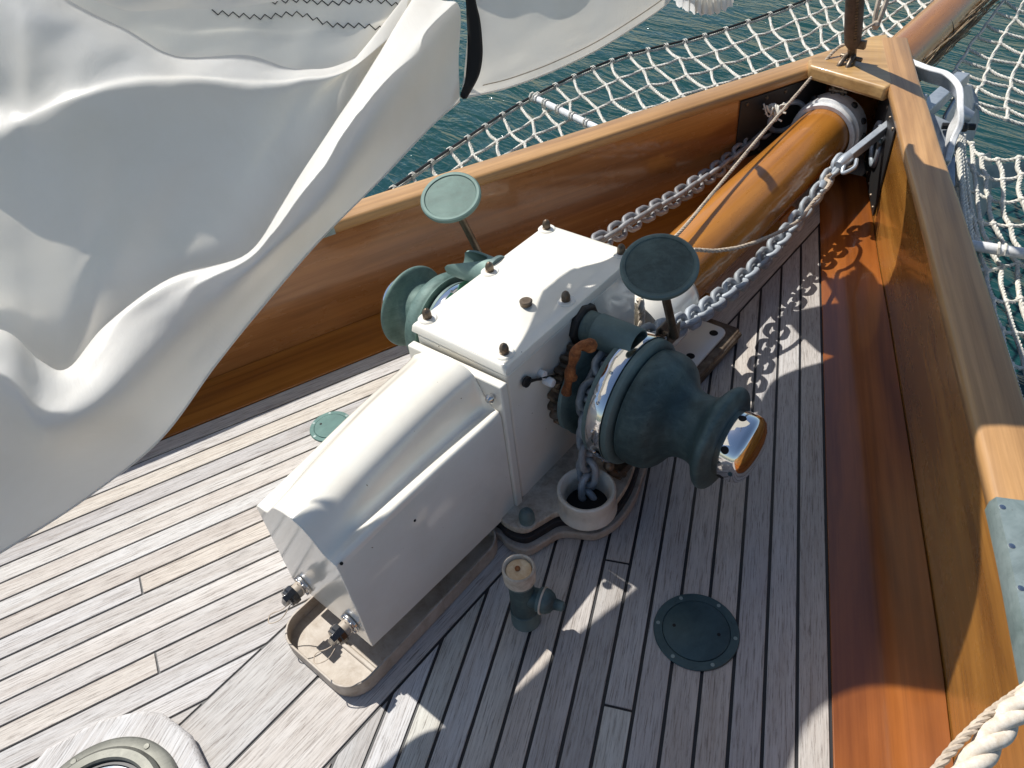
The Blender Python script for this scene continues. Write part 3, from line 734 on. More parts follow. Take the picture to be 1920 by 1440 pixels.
mb = MB(); mb.lathe([(.056, .097), (.0575, .001)], hc, (0, 0, 1), 60); mb.build('glass', 'glass', ht)
mb = MB(); v = Vector((.75, .66, 0)).normalized(); mb.box(hc + v * .135 + Vector((0, 0, .066)), (.06, .022, .016), Matrix.Rotation(math.atan2(v.y, v.x), 3, 'Z')); mb.build('latch', 'hatch_metal', ht, .003)
mb = MB()
for a in (108, 50, 170): mb.lathe([(0, .006), (.002, .0055)], hc + Vector((cos(radians(a)) * .138, sin(radians(a)) * .138, .0488)), (0, 0, 1), 12)
mb.split('screw', 'hatch_metal', ht)

# ------------------------------------------------------------------ chains
def link_mesh(Lk, W, r):
    mb = MB(); pts = []
    st = (Lk - W) / 2
    for k in range(28):
        a = 2 * pi * k / 28; pts.append(Vector((W / 2 * cos(a), (st if sin(a) >= 0 else -st) + W / 2 * sin(a), 0)))
    rs = []
    for i, p in enumerate(pts):
        t = (pts[(i + 1) % 28] - pts[i - 1]).normalized(); s_ = Vector((0, 0, 1)); u = t.cross(s_)
        rs.append([p + (u * cos(2 * pi * k / 9) + s_ * sin(2 * pi * k / 9)) * r for k in range(9)])
    rs.append(rs[0]); mb.rings(rs, True, False)
    bmesh.ops.remove_doubles(mb.bm, verts=mb.bm.verts, dist=1e-5)
    bmesh.ops.recalc_face_normals(mb.bm, faces=mb.bm.faces)
    me = bpy.data.meshes.new('link'); mb.bm.to_mesh(me); mb.bm.free()
    for p in me.polygons: p.use_smooth = True
    return me
def chain(path, label, mt, Lk=.060, W=.037, r=.0062, roll0=0., side_up=(0, 0, 1)):
    pts = cr(path, 14); pitch = Lk - 2 * r - .002 - .006
    C_ = resample(pts, pitch)
    t = thing('anchor_chain', C_[0], label, 'chain', 'galvanised anchor chains')
    me = link_mesh(Lk - .012 + .012, W, r); me.materials.append(M[mt]); first = None
    for i in range(len(C_) - 1):
        c = (C_[i] + C_[i + 1]) / 2; d = (C_[i + 1] - C_[i]).normalized()
        s0 = d.cross(Vector(side_up)).normalized(); u0 = s0.cross(d)
        a = roll0 + (pi / 2 if i % 2 else 0) + random.uniform(-.16, .16)
        x = s0 * cos(a) + u0 * sin(a); z = x.cross(d)
        o = bpy.data.objects.new('link', me) if first is None else first.copy()
        first = first or o; COL.objects.link(o); o.parent = t
        o.matrix_local = Matrix.Translation(c - C_[0]) @ Matrix((x, d, z)).transposed().to_4x4()
    return t
gx = .188
ga = [Vector((gx + .03, .935, .03)), Vector((gx + .03, .935, .10))] + [Vector((gx + .012 * max(0, (i - 2)) * -0, AY + .093 * cos(radians(a)), AZ_ + .093 * sin(radians(a)))) for i, a in enumerate((195, 172, 148, 122, 95, 72))]
stb_path = ga + [Vector((.196, 1.22, .352)), Vector((.198, 1.40, .275)), Vector((.190, 1.60, .215)), Vector((.178, 1.85, .165)), Vector((.168, 2.1, .148)), Vector((.160, 2.35, .165)), Vector((.158, 2.5, .195)), Vector((.163, 2.60, .222))]
chain(stb_path, 'pale galvanised chain from the right drum along the bowsprit to the steel hook', 'galv', Lk=.068, W=.048, r=.0088, roll0=.5)
gp = [Vector((-.26, .92, .03)), Vector((-.26, .94, .12))] + [Vector((-.262, AY + .093 * cos(radians(a)), AZ_ + .093 * sin(radians(a)))) for a in (190, 165, 135, 100, 70)]
port_path = gp + [Vector((-.25, 1.25, .35)), Vector((-.235, 1.45, .30)), Vector((-.22, 1.65, .262)), Vector((-.22, 1.87, .232)), Vector((-.22, 2.05, .200)), Vector((-.22, 2.22, .180)), Vector((-.22, 2.45, .160)), Vector((-.215, 2.63, .163)), Vector((-.2, 2.76, .185)), Vector((-.165, 2.85, .215)), Vector((-.11, 2.93, .23))]
chain(port_path, 'grey worn chain from the left drum to the oval hole in the port bulwark', 'galv_old', Lk=.068, W=.048, r=.0088, roll0=.9)
# chain hook (bar from the last link out through the bulwark)
hk = thing('chain_hook', (.17, 2.62, .22), 'grey steel bar with forked end holding the right chain near the bow', 'chain hook')
A = Pz(1585, 300, .235); B = Pz(1692, 215, .30); dr = (B - A).normalized(); sdv = dr.cross(Vector((0, 0, 1))).normalized(); up = sdv.cross(dr)
mb = MB(); mb.ext([A + sdv * .013 - up * .016, A - sdv * .013 - up * .016, A - sdv * .013 + up * .016, A + sdv * .013 + up * .016], dr, (B - A).length + .12); mb.build('bar', 'galv_bar', hk, .003)
mb = MB(); mb.tube([A - dr * .035, A - dr * .01, A + dr * .02], [.014, .022, .020], 12); mb.tube(cr([A - dr * .02 + sdv * .012, A - dr * .05 + sdv * .03 - up * .01, A - dr * .02 + sdv * .05, A + dr * .02 + sdv * .03], 6), .007, 8); 
mb.build('fork', 'galv_bar', hk, .002)
mb = MB(); c0 = A - dr * .0
mb.tube([c0 + (sdv * cos(a) * .036 + dr * sin(a) * .026) - up * .012 for a in [i * pi / 12 for i in range(25)]], .0075, 8); mb.build('shackle', 'old_bronze', hk)
mb = MB(); q0 = Vector((.160, 2.40, .175)); q1 = Vector((.168, 2.56, .215)); mb.tube(cr([q0, q0.lerp(q1, .3), q0.lerp(q1, .6), q1], 5), [.020, .021, .021, .020, .018, .014, .012, .011, .011, .011, .011, .011, .012, .012, .013, .013], 14); mb.build('swivel', 'galv_bar', hk)

# ------------------------------------------------------------------ ropes near the bow
def rope_thing(name, path, r, mt, label, cat='rope', laid=True, group=None):
    mb = MB()
    if laid: strand3(mb, path, r)
    else: mb.tube(cr(path, 10), r, 8)
    return tag(mb.build(name, mt), label, cat, group)
rope_thing('rope', [Vector((.0, 1.45, .33)), Pz(1265, 445, .315), Pz(1330, 370, .318), Pz(1420, 262, .325), Pz(1500, 170, .34), Pz(1562, 98, .42), Pz(1590, 80, .45)], .0058, 'thin', 'thin beige line running straight over the bowsprit from the windlass up to the bow rail')
rope_thing('rope', [Pz(1300, 468, .33), Pz(1345, 470, .30), Pz(1400, 460, .28), Pz(1460, 436, .25), Pz(1500, 412, .22), Pz(1515, 392, .20), Pz(1528, 375, .215), Pz(1545, 360, .22), Pz(1556, 342, .215), Pz(1548, 335, .2), Pz(1560, 325, .22)], .0062, 'thin', 'thin beige line sagging beside the bowsprit and knotted to the right chain')
rope_thing('mooring_rope', [Vector((1.22, .92, .46)), Vector((1.14, .80, .47)), Pz(1915, 1325, .45), Pz(1862, 1385, .44), Pz(1805, 1460, .43), Pz(1760, 1540, .42)], .0175, 'rope', 'thick white three strand rope at the bottom right corner')
rope_thing('rope', [Pz(1990, 1230, .46), Pz(1920, 1290, .45), Pz(1850, 1342, .445), Pz(1795, 1395, .44), Pz(1750, 1450, .43), Pz(1710, 1510, .42)], .0062, 'thin', 'thin beige braided line beside the thick white rope at the bottom right')

# hawse plates inside the bulwarks
def hawse(s, ya, yb, z0, z1, label, mt):
    a = Vector((footx(s, ya), ya, 0)); b = Vector((footx(s, yb), yb, 0)); t = (b - a).normalized(); nrm = Vector((-t.y, t.x, 0)) * s   # inward
    if nrm.x * s > 0: nrm = -nrm
    h = thing('hawse_plate', (a + b) / 2 + Vector((0, 0, z0)), label, 'hawse plate')
    mb = MB(); mb.ext([a + Vector((0, 0, z0)) + nrm * .001, b + Vector((0, 0, z0)) + nrm * .001, b + Vector((0, 0, z1)) + nrm * .001, a + Vector((0, 0, z1)) + nrm * .001], nrm, .007); mb.build('plate', mt, h, .002)
    c = a.lerp(b, .55) + Vector((0, 0, (z0 + z1) / 2)) + nrm * .012
    mb = MB(); W_, H_ = (b - a).length * .20, (z1 - z0) * .22
    mb.tube([c + t * (W_ * cos(q)) + Vector((0, 0, H_ * sin(q))) for q in [i * pi / 18 for i in range(37)]], .010, 10, False); mb.build('lip', 'galv_bar', h)
    mb = MB(); 
    ring = [c - nrm * .004 + t * (W_ * cos(q)) + Vector((0, 0, H_ * sin(q))) for q in [i * pi / 12 for i in range(24)]]
    mb.rings([ring, [p * .0 + c - nrm * .0035 for p in ring]], True, False); mb.build('hole', 'dark', h)
    mb = MB()
    for k in range(5):
        for z in (z0 + .018, z1 - .018):
            p = a.lerp(b, .07 + k * .215) + Vector((0, 0, z)) + nrm * .008; mb.lathe([(0, .0075), (.004, .006), (.005, .002)], p, nrm, 10)
    mb.split('bolt', 'old_bronze', h)
    return h
hawse(-1, 2.60, 2.99, .10, .34, 'dark riveted plate with oval hole on the port bulwark near the bow', 'iron')
hawse(1, 2.60, 2.98, .02, .35, 'dark plate with bolts on the starboard bulwark near the bow', 'iron')
mb = MB(); c = Pz(1452, 208, .285)
for k in range(12):
    a = k * pi / 6; strand = [c, c + Vector((cos(a) * .02, sin(a) * .02, .02 * sin(a * 3))), c + Vector((cos(a) * .045, sin(a) * .03, .03 * sin(a * 2)))]
    mb.tube(cr(strand, 4), .0035, 5)
strand3(mb, [c + Vector((.03, -.02, 0)), c + Vector((0, 0, .02)), c + Vector((-.03, .01, 0)), c + Vector((0, .03, -.02)), c + Vector((.03, .04, .01))], .009)
tag(mb.build('rope_knot', 'net'), 'frayed white rope knot lying at the oval hole of the port bulwark', 'knot')
# stb hinge brackets (vertical metal straps)
mb = MB()
for (p, q, zz) in (((1650, 262), (1642, 355), None), ((1700, 250), (1660, 345), None)):
    a = Px(p[0], p[1], .235); b = Px(q[0], q[1], .235); mb.tube([a, a.lerp(b, .5), b], [.010, .012, .010], 6, True, 0, .45)
    for f_ in (.05, .35, .65, .95):
        c = a.lerp(b, f_); mb.sphere(c + Vector((.004, -.008, .004)), .0075, 8)
tag(mb.build('hinge_strap', 'pale_bronze', None, .001), 'pair of bolted greenish metal straps beside the steel bar under the starboard rail', 'strap')

# ------------------------------------------------------------------ bow roller, anchor
br = thing('bow_roller', (.35, 3.0, .3), 'white rounded metal frame outside the starboard rail holding the anchor', 'roller frame')
mb = MB(); path = cr([Pz(1690, 118, .36), Pz(1738, 138, .36), Pz(1775, 150, .355), Pz(1798, 175, .34), Pz(1797, 215, .30), Pz(1785, 260, .24), Pz(1772, 310, .18)], 6)
rs = []
for i, p in enumerate(path):
    t = (path[min(i + 1, len(path) - 1)] - path[max(i - 1, 0)]).normalized(); v = Vector((.35, .75, .4)); v = (v - t * v.dot(t)).normalized(); u = t.cross(v)
    rs.append([p + u * a * .032 + v * b * .011 for a, b in ((-1, -1), (1, -1), (1, 1), (-1, 1))])
mb.rings(rs); mb.build('frame', 'tube', br, .005, 3)
mb = MB(); mb.ext([Pz(1725, 205, .25), Pz(1780, 230, .22), Pz(1770, 330, .1), Pz(1735, 320, .1)], (.6, .5, 0), .01); mb.build('cheek', 'galv_bar', br, .002)
mb = MB(); c = Pz(1790, 238, .22); mb.tube([c + Vector((-.04, -.01, 0)), c + Vector((.06, .03, .0))], .012, 10); mb.sphere(c + Vector((.03, 0, .005)), .018, 8); mb.build('shackle', 'iron', br)
an = thing('anchor', (.35, 3.4, 0), 'grey galvanised plough anchor stowed outside the bow under the white frame', 'anchor')
mb = MB(); a = Pz(1690, 245, .27); b = Pz(1806, 140, .17); t = (b - a).normalized(); v = Vector((0, 0, 1)); v = (v - t * v.z).normalized(); u = t.cross(v)
mb.ext([a + u * .040 + v * .02, a - u * .040 + v * .02, a - u * .040 - v * .05, a + u * .040 - v * .05], t, (b - a).length); mb.build('shank', 'galv_bar', an, .004)
mb = MB(); zc = .10
cpts = [Pz(x, y, z) for x, y, z in ((1775, 215, .14), (1806, 160, .14), (1822, 158, .11), (1836, 185, .06), (1838, 225, -.02), (1826, 262, -.06), (1800, 292, -.05), (1765, 290, .03))]
mb.ext(cpts, (-.8, .3, -.3), .02); mb.build('crown_plate', 'galv_bar', an, .006)
mb = MB(); mb.lathe([(0, .032), (.03, .026), (.055, .022)], Pz(1795, 210, .16), (.9, .25, -.3), 16); mb.build('pivot', 'galv_bar', an)
mb = MB()
fl = [[Pz(1795, 290, -.02), Pz(1760, 330, -.05), Pz(1745, 400, -.1), Pz(1770, 470, -.15)], [Pz(1830, 300, -.10), Pz(1810, 350, -.14), Pz(1800, 410, -.18), Pz(1800, 470, -.2)], [Pz(1858, 285, -.25), Pz(1860, 345, -.28), Pz(1850, 395, -.3), Pz(1820, 440, -.3)]]
fl2 = [cr(r_, 4) for r_ in fl]; mb.grid(fl2); f_ = mb.build('fluke', 'galv_bar', an)
f_.modifiers.new('s', 'SOLIDIFY').thickness = .012
mb = MB(); q = [Pz(1850, 310, -.2), Pz(1935, 300, -.25), Pz(1925, 325, -.3), Pz(1885, 345, -.33), Pz(1845, 350, -.3)]; mb.ext(q, (0, 0, -1), .014); mb.build('fluke_tip', 'galv_bar', an, .003)

# ------------------------------------------------------------------ bowsprit nets
def net(name, inner, outer, nu, nv, r, label, seed, sag=.06, gap=None):
    rnd = random.Random(seed)
    I = cr(inner, 10); O = cr(outer, 10)
    def at(Pl, u): 
        f = u * (len(Pl) - 1); i = min(int(f), len(Pl) - 2); return Pl[i].lerp(Pl[i + 1], f - i)
    t = thing(name, (I[0] + O[0]) / 2, label, 'safety net')
    node = {}
    for i in range(nu + 1):
        for j in range(nv + 1):
            u = i / nu; v = j / nv
            a = at(I, u); b = at(O, u + (.35 / nu) * (v - .5) * 0)
            p = a.lerp(b, v); p.z -= sag * sin(pi * v)
            if 0 < j < nv: p += Vector((rnd.uniform(-1, 1), rnd.uniform(-1, 1), rnd.uniform(-1, 1))) * .009
            if 0 < j < nv: p += (at(I, min(1, u + .01)) - at(I, max(0, u - .01))).normalized() * (.016 if (i + j) % 2 else -.016)
            node[i, j] = p
    mb = MB(); kn = MB()
    for i in range(nu + 1):
        for j in range(nv + 1):
            p = node[i, j]
            for q in ((i + 1, j), (i, j + 1)):
                if q in node:
                    if q[1] == j and j == nv: continue
                    b = node[q]; m_ = (p + b) / 2 + Vector((rnd.uniform(-1, 1), rnd.uniform(-1, 1), -.6)) * .006
                    strand3(mb, [p, m_, b], r, r * 6, 4, 3) if r >= .006 else mb.tube([p, m_, b], r, 6)
            if 0 < j < nv: kn.sphere(p, r * 1.55, 6, sq=.9)
    mb.build('mesh_cords', 'net', t); kn.build('knots', 'net', t)['kind'] = 'stuff'
    wr = MB(); wr.tube([p + Vector((0, 0, .012)) for p in O], .0065, 8); wr.build('edge_wire', 'iron', t)
    lc = MB(); n = nu
    for i in range(n + 1):
        p = at(O, i / n); d_ = (at(O, min(1, (i + .1) / n)) - at(O, max(0, (i - .1) / n))).normalized(); s1 = d_.orthogonal().normalized(); s2 = d_.cross(s1)
        lc.tube([p + Vector((0, 0, .006)) + d_ * (k * .0016 - .012) + (s1 * cos(k * .9) + s2 * sin(k * .9)) * .0125 for k in range(16)], .004, 5)
    lc.split('lashing', 'net', t)
    bd = MB(); strand3(bd, [p + Vector((0, 0, -.004)) for p in O[::6]], .0065, .04, 4); bd.build('edge_rope', 'net', t)
    return t
PI_ = [Vector((-.96, 1.25, .12)), Vector((-.86, 1.50, .08)), Vector((-.72, 1.85, .06)), Vector((-.55, 2.25, .05)), Vector((-.36, 2.7, .05)), Vector((-.2, 3.1, .07)), Vector((-.12, 3.5, .09)), Vector((-.1, 4.1, .10)), Vector((-.1, 4.8, .12)), Vector((-.09, 5.6, .15)), Vector((-.08, 6.4, .18))]
PO_ = [Vector((-1.08, 1.18, .26)), Pz(690, 388, .14), Pz(850, 280, .05), Pz(1000, 184, .0), Pz(1160, 112, .02), Pz(1320, 70, .04), Pz(1500, 8, .07), Vector((-.72, 5.1, .1)), Vector((-.5, 5.7, .13)), Vector((-.3, 6.2, .16)), Vector((-.12, 6.6, .18))]
net('safety_net', PI_, PO_, 46, 7, .0082, 'white rope net outside the port rail reaching forward to the bowsprit', 3, .05)
SI_ = [Vector((.22, 3.62, .07)), Vector((.16, 4.1, .07)), Vector((.13, 4.8, .1)), Vector((.11, 5.6, .14)), Vector((.09, 6.4, .18))]
SO_ = [Vector((1.35, 3.7, .02)), Vector((1.2, 4.2, .04)), Vector((.95, 4.8, .07)), Vector((.55, 5.7, .12)), Vector((.1, 6.6, .18))]
net('safety_net', SI_, SO_, 17, 9, .0082, 'white rope net spread between the outer bowsprit and its starboard edge wire', 5, .08)
ROWS = [[(1796, 246), (1806, 256), (1822, 270), (1840, 292), (1870, 300), (1910, 296), (1960, 288), (2010, 286)],
        [(1796, 290), (1808, 300), (1825, 318), (1850, 332), (1880, 337), (1915, 328), (1960, 322), (2010, 325)],
        [(1796, 350), (1812, 352), (1830, 360), (1855, 372), (1880, 380), (1915, 374), (1965, 370), (2015, 375)],
        [(1802, 405), (1818, 405), (1838, 415), (1862, 420), (1895, 424), (1930, 418), (1970, 415), (2020, 425)],
        [(1815, 448), (1832, 452), (1855, 458), (1885, 465), (1915, 470), (1950, 470), (1990, 470), (2040, 480)],
        [(1828, 492), (1850, 508), (1878, 500), (1908, 494), (1943, 505), (1980, 510), (2020, 515), (2070, 520)],
        [(1842, 548), (1862, 562), (1886, 566), (1912, 560), (1945, 565), (1985, 575), (2030, 585), (2080, 590)],
        [(1856, 600), (1878, 618), (1902, 625), (1932, 618), (1965, 622), (2010, 640), (2060, 650), (2100, 660)],
        [(1872, 660), (1895, 684), (1922, 690), (1952, 684), (1990, 700), (2040, 710), (2090, 720), (2140, 730)],
        [(1890, 730), (1915, 752), (1945, 760), (1975, 755), (2010, 770), (2060, 780), (2110, 790), (2160, 800)],
        [(1910, 810), (1935, 830), (1965, 840), (1995, 835), (2030, 850), (2080, 860), (2130, 870), (2180, 880)]]
ZR = [.12, .09, .06, .03, .0, -.03, -.05, -.07, -.08, -.09, -.1]
rnd = random.Random(11); nd = {(i, j): Pz(x, y, z - .05 * sin(j * .45)) for i, (r_, z) in enumerate(zip(ROWS, ZR)) for j, (x, y) in enumerate(r_)}
t = thing('safety_net', nd[5, 4], 'white rope net hanging from the shackle down along the outside of the starboard rail', 'safety net')
mb = MB(); kn = MB()
for (i, j), p in nd.items():
    for q in ((i + 1, j), (i, j + 1)):
        if q in nd:
            b = nd[q]; m_ = (p + b) / 2 + Vector((rnd.uniform(-1, 1), rnd.uniform(-1, 1), -.8)) * .007
            strand3(mb, [p, m_, b], .0082 if q[1] == j else .0068, .045, 5)
    kn.sphere(p, .0125, 8, sq=.9)
mb.build('mesh_cords', 'net', t); kn.build('knots', 'net', t)['kind'] = 'stuff'
def pole(a, b, r, label):
    t = thing('spreader_pole', a, label, 'pole', 'white poles that spread the nets')
    mb = MB(); mb.tube([Vector(a), Vector(b)], r, 20); mb.build('tube', 'tube', t)
    mb = MB(); a = Vector(a); b = Vector(b); d_ = (b - a).normalized(); s1 = d_.orthogonal().normalized(); s2 = d_.cross(s1)
    L_ = (b - a).length
    for f_ in [i * .11 + .05 for i in range(int(L_ / .11))]:
        mb.tube([a + d_ * (f_ + k * .0025) + (s1 * cos(k * .8) + s2 * sin(k * .8)) * (r + .004) for k in range(12)], .0045, 5)
    mb.tube([b - d_ * .03 + d_ * k * .003 + (s1 * cos(k * .8) + s2 * sin(k * .8)) * (r + .004) for k in range(22)], .005, 5)
    mb.split('lashing', 'net', t); return t
pole((-.40, 2.60, 0.0), tuple(Pz(1003, 184, .015)), .0165, 'white pole lashed under the port net, its tip at the edge wire')
pole((.44, 2.60, -.02), (1.70, 2.76, .03), .0185, 'white pole sticking out to the right under the starboard net')
# gathered ropes at the shackle
top = Pz(1790, 245, .18); mb = MB()
for k, (x, y, z) in enumerate(((1800, 330, .08), (1806, 400, .05), (1812, 440, .03), (1822, 452, .0), (1838, 462, -.05))):
    e = Pz(x, y, z); strand3(mb, [top + Vector((k * .006, 0, 0)), top.lerp(e, .5) + Vector((.01, 0, -.02)), e], .008, .05, 5)
tag(mb.build('gathered_ropes', 'net'), 'bundle of white ropes gathered at the shackle beside the starboard rail', 'rope bundle')
# lashing behind the breasthook and frayed chafing gear along the spar
mb = MB(); c = Pz(1645, 40, .38)
for dxx in (-.018, .014): mb.tube(cr([c + Vector((dxx, .1, .25)), c + Vector((dxx, .03, .1)), c + Vector((dxx * .7, 0, .02)), c + Vector((0, -.01, -.03))], 6), .010, 8)
mb.sphere(c + Vector((0, -.01, -.01)), .018, 8); mb.tube([c, Pz(1600, 68, .36)], .006, 6)
tag(mb.build('rope_loop', 'thin'), 'beige doubled rope going up behind the wooden block at the bow', 'rope')
mb = MB(); rnd = random.Random(2)
for k in range(150):
    y = rnd.uniform(3.35, 5.6); an_ = radians(rnd.uniform(-45, 20)); p = Vector((cos(an_) * .105, y, zb + sin(an_) * .105)); 
    Lh = rnd.uniform(.25, .5); e = p + Vector((rnd.uniform(-.004, .022), Lh, rnd.uniform(-.03, .01)))
    mb.tube(cr([p, p.lerp(e, .5) + Vector((rnd.uniform(.0, .016), 0, rnd.uniform(-.01, .01))), e], 3), .0022, 4)
tag(mb.build('chafing_fibres', 'hemp'), 'frayed tan rope fibres hanging along the lower side of the outer bowsprit', 'rope fibres')

# ------------------------------------------------------------------ the loosely furled sail
def surf(rows, nu=7, nv=7, amp=.0, seed=0):
    """rows of (px, py, z) control points -> smooth world surface"""
    W = [[Pz(*p) if len(p) == 3 else Vector(p[:3]) for p in r] for r in rows]
    U = [cr(r, nu) for r in W]
    cols = list(zip(*U)); C_ = [cr(list(c), nv) for c in cols]
    G = [list(r) for r in zip(*C_)]
    if amp:
        for r in G:
            for i, p in enumerate(r):
                q = Vector((p.x * 2 + p.y * .7 + seed, p.y * 1.1, p.z * 5))
                d_ = noise.fractal(q * 2.6, 1., 2., 4) 
                r[i] = p + Vector((.6, 0, .8)) * (d_ * amp)
    return G
sail = thing('furled_sail', (-.2, .8, .6), 'loosely gathered white sail hanging over the foredeck in the upper left', 'sail')
W4 = lambda x, y, z: (x, y, z, 0)
SA = [(-1, .22), (.17, .22), (.29, .26), (.35, .27), (.39, .32), (.45, .38), (.55, .402), (.65, .418), (.75, .44), (.85, .465), (.95, .45), (1.05, .41), (1.15, .375), (1.22, .38), (1.28, .40), (1.4, .42), (1.55, .39), (1.62, .375), (1.76, .455), (1.84, .49), (2.0, .50), (9, .50)]
def s_at(y):
    for a, b in zip(SA, SA[1:]):
        if y <= b[0]: return lerp(a[1], b[1], (y - a[0]) / (b[0] - a[0]))
def Pq(px, py, off):
    """point on the pixel's ray lying `off` in front of the sheet through the sun-parallel profile SA"""
    d = ray(px, py); k = d.x + .7 * d.z; y = .8
    for _ in range(12):
        t = (s_at(max(y, -.9)) + off - (CAM.x + .7 * CAM.z)) / k; y = lerp(y, (CAM + d * t).y, .5)
    return CAM + d * t
hem = [(-160, 1130), (0, 1037), (160, 935), (300, 824), (400, 690), (480, 590), (600, 450), (720, 330), (810, 235), (862, 190)]
Em = [(-160, 960), (0, 900), (130, 870), (262, 790), (370, 660), (450, 570), (555, 465), (672, 345), (775, 215), (860, 110)]
Dr = [(-160, 760), (0, 745), (92, 806), (212, 750), (330, 625), (415, 550), (500, 480), (615, 360), (722, 190), (862, 15)]
Dm = [(-160, 690), (0, 680), (85, 745), (165, 715), (262, 592), (375, 525), (478, 474), (585, 335), (692, 175), (830, 0)]
Dl = [(-160, 625), (0, 618), (75, 675), (128, 689), (200, 607), (330, 515), (462, 478), (532, 375), (650, 195), (780, -12)]
C0 = [(-160, 650), (0, 640), (75, 695), (130, 710), (210, 632), (340, 540), (472, 498), (548, 390), (672, 195), (800, -5)]
C1 = [(-160, 540), (0, 540), (70, 570), (130, 580), (200, 520), (320, 430), (430, 390), (510, 300), (640, 165), (780, -14)]
C2 = [(-160, 400), (0, 400), (65, 400), (150, 390), (225, 340), (345, 290), (455, 275), (535, 220), (635, 145), (770, -20)]
Ae = [(-160, 290), (0, 262), (55, 245), (150, 207), (250, 177), (380, 163), (478, 173), (560, 158), (650, 134), (755, 48)]
Am = [(-160, 200), (0, 190), (60, 190), (150, 160), (245, 140), (365, 140), (470, 145), (555, 146), (648, 129), (752, 46)]
Au = [(-160, 40), (0, 40), (65, 45), (150, 70), (245, 95), (350, 122), (455, 122), (550, 136), (645, 124), (750, 45)]
At = [(-160, -80), (0, -70), (80, -30), (165, 20), (245, 60), (335, 105), (466, 102), (556, 128), (644, 119), (748, 44)]
OF = [(.06, .06, .05, .04, .03, .02, .01, .01, .01, .01), (.18, .18, .17, .15, .11, .085, .075, .07, .065, .06), (.28, .28, .29, .25, .18, .148, .138, .13, .122, .105),
 (.262, .262, .265, .238, .172, .132, .115, .104, .093, .076), (.20, .20, .19, .185, .145, .105, .068, .052, .042, .034), (.02, .02, .02, .02, .01, .0, .0, .0, .0, .0),
 (.06, .06, .055, .045, .03, .02, .015, .01, .008, .008), (.10, .10, .095, .075, .05, .04, .034, .028, .022, .018), (.14, .14, .13, .10, .078, .068, .058, .048, .04, .032),
 (.105, .105, .095, .07, .055, .046, .04, .034, .028, .025), (.055, .055, .05, .038, .03, .026, .024, .02, .018, .016), (.008, .008, .006, .005, .005, .005, .008, .008, .008, .008)]
def prow(r, o): return [tuple(Pq(a, b, c)) + (0,) for (a, b), c in zip(r, o)]
rows_ = [prow(r, o) for r, o in zip((hem, Em, Dr, Dm, Dl, C0, C1, C2, Ae, Am, Au, At), OF)]
mb = MB(); mb.grid(surf(rows_, 9, 8, .004, 3)); mb.build('lower_fold', 'sail', sail, smooth=180)
B0 = [(-160, -60), (0, -50), (80, -10), (165, 45), (245, 85), (335, 125), (466, 128), (556, 145), (644, 140), (748, 80)]
B1 = [(-160, -150), (0, -130), (90, -80), (170, -20), (250, 45), (335, 70), (450, 65), (550, 75), (660, 65), (760, 30)]
B2 = [(-160, -260), (0, -220), (100, -150), (180, -60), (250, 0), (335, 10), (440, 8), (550, 0), (670, -10), (780, -30)]
rows_ = [prow(r, [o] * 10) for r, o in ((B0, -.03), (B1, -.012), (B2, -.004))]
rows_.append([W4(s_at(y) + .008 - .7 * 1.42, y, 1.42) for y in (.12, .2, .3, .42, .52, .64, .76, .88, 1.0, 1.15)])
mb = MB(); mb.grid(surf(rows_, 9, 8, .004, 9)); mb.build('inner_fold', 'sail', sail, smooth=180)
R0 = [(130, -40), (170, -2), (210, 14), (250, 22), (335, 22), (420, 20), (500, 8), (560, -6), (640, -30), (720, -60)]
R1 = [(130, -60), (170, -20), (215, 4), (255, 8), (335, 4), (420, 2), (500, -8), (560, -22), (640, -46), (720, -76)]
R2 = [(130, -110), (180, -70), (220, -40), (255, -36), (335, -44), (420, -40), (500, -50), (560, -70), (640, -90), (720, -120)]
rows_ = [prow(r, [o] * 10) for r, o in ((R0, .125), (R1, .118), (R2, .112))]
mb = MB(); mb.grid(surf(rows_, 9, 8, .010, 5)); mb.build('rolled_edge', 'sail', sail, smooth=180)
F0 = [(868, 184), (905, 176), (960, 162), (1040, 132), (1130, 88), (1235, 20), (1262, -8), (1275, -40)]
F1 = [(866, 172), (905, 158), (965, 138), (1040, 105), (1130, 60), (1225, 0), (1255, -22), (1280, -60)]
F2 = [(872, 120), (915, 110), (975, 85), (1040, 50), (1120, 10), (1200, -50), (1240, -80), (1275, -110)]
F3 = [(880, 0), (915, 5), (965, -10), (1030, -40), (1100, -80), (1180, -130), (1220, -160), (1260, -190)]
F4 = [(880, -130), (915, -120), (965, -130), (1030, -150), (1100, -180), (1180, -220), (1220, -240), (1260, -260)]
rows_ = [prow(r, [o] * 8) for r, o in ((F0, .0), (F1, .02), (F2, .05), (F3, .09), (F4, .14))]
mb = MB(); mb.grid(surf(rows_, 9, 8, .004, 7)); mb.build('forward_fold', 'sail', sail, smooth=180)
mb = MB()
mb.tube(cr([Pq(a, b, c + .002) for (a, b), c in zip(hem, OF[0])], 8), .0018, 6); mb.tube(cr([Pq(a, b, .002) for a, b in F0], 8), .0018, 6)
mb.split('hem_rope', 'sail', sail)
mb = MB(); mb.tube(cr([Pq(a, b - 16, .018) for a, b in F0[1:]], 8), .0012, 4); mb.build('hem_stitching', 'thin', sail)
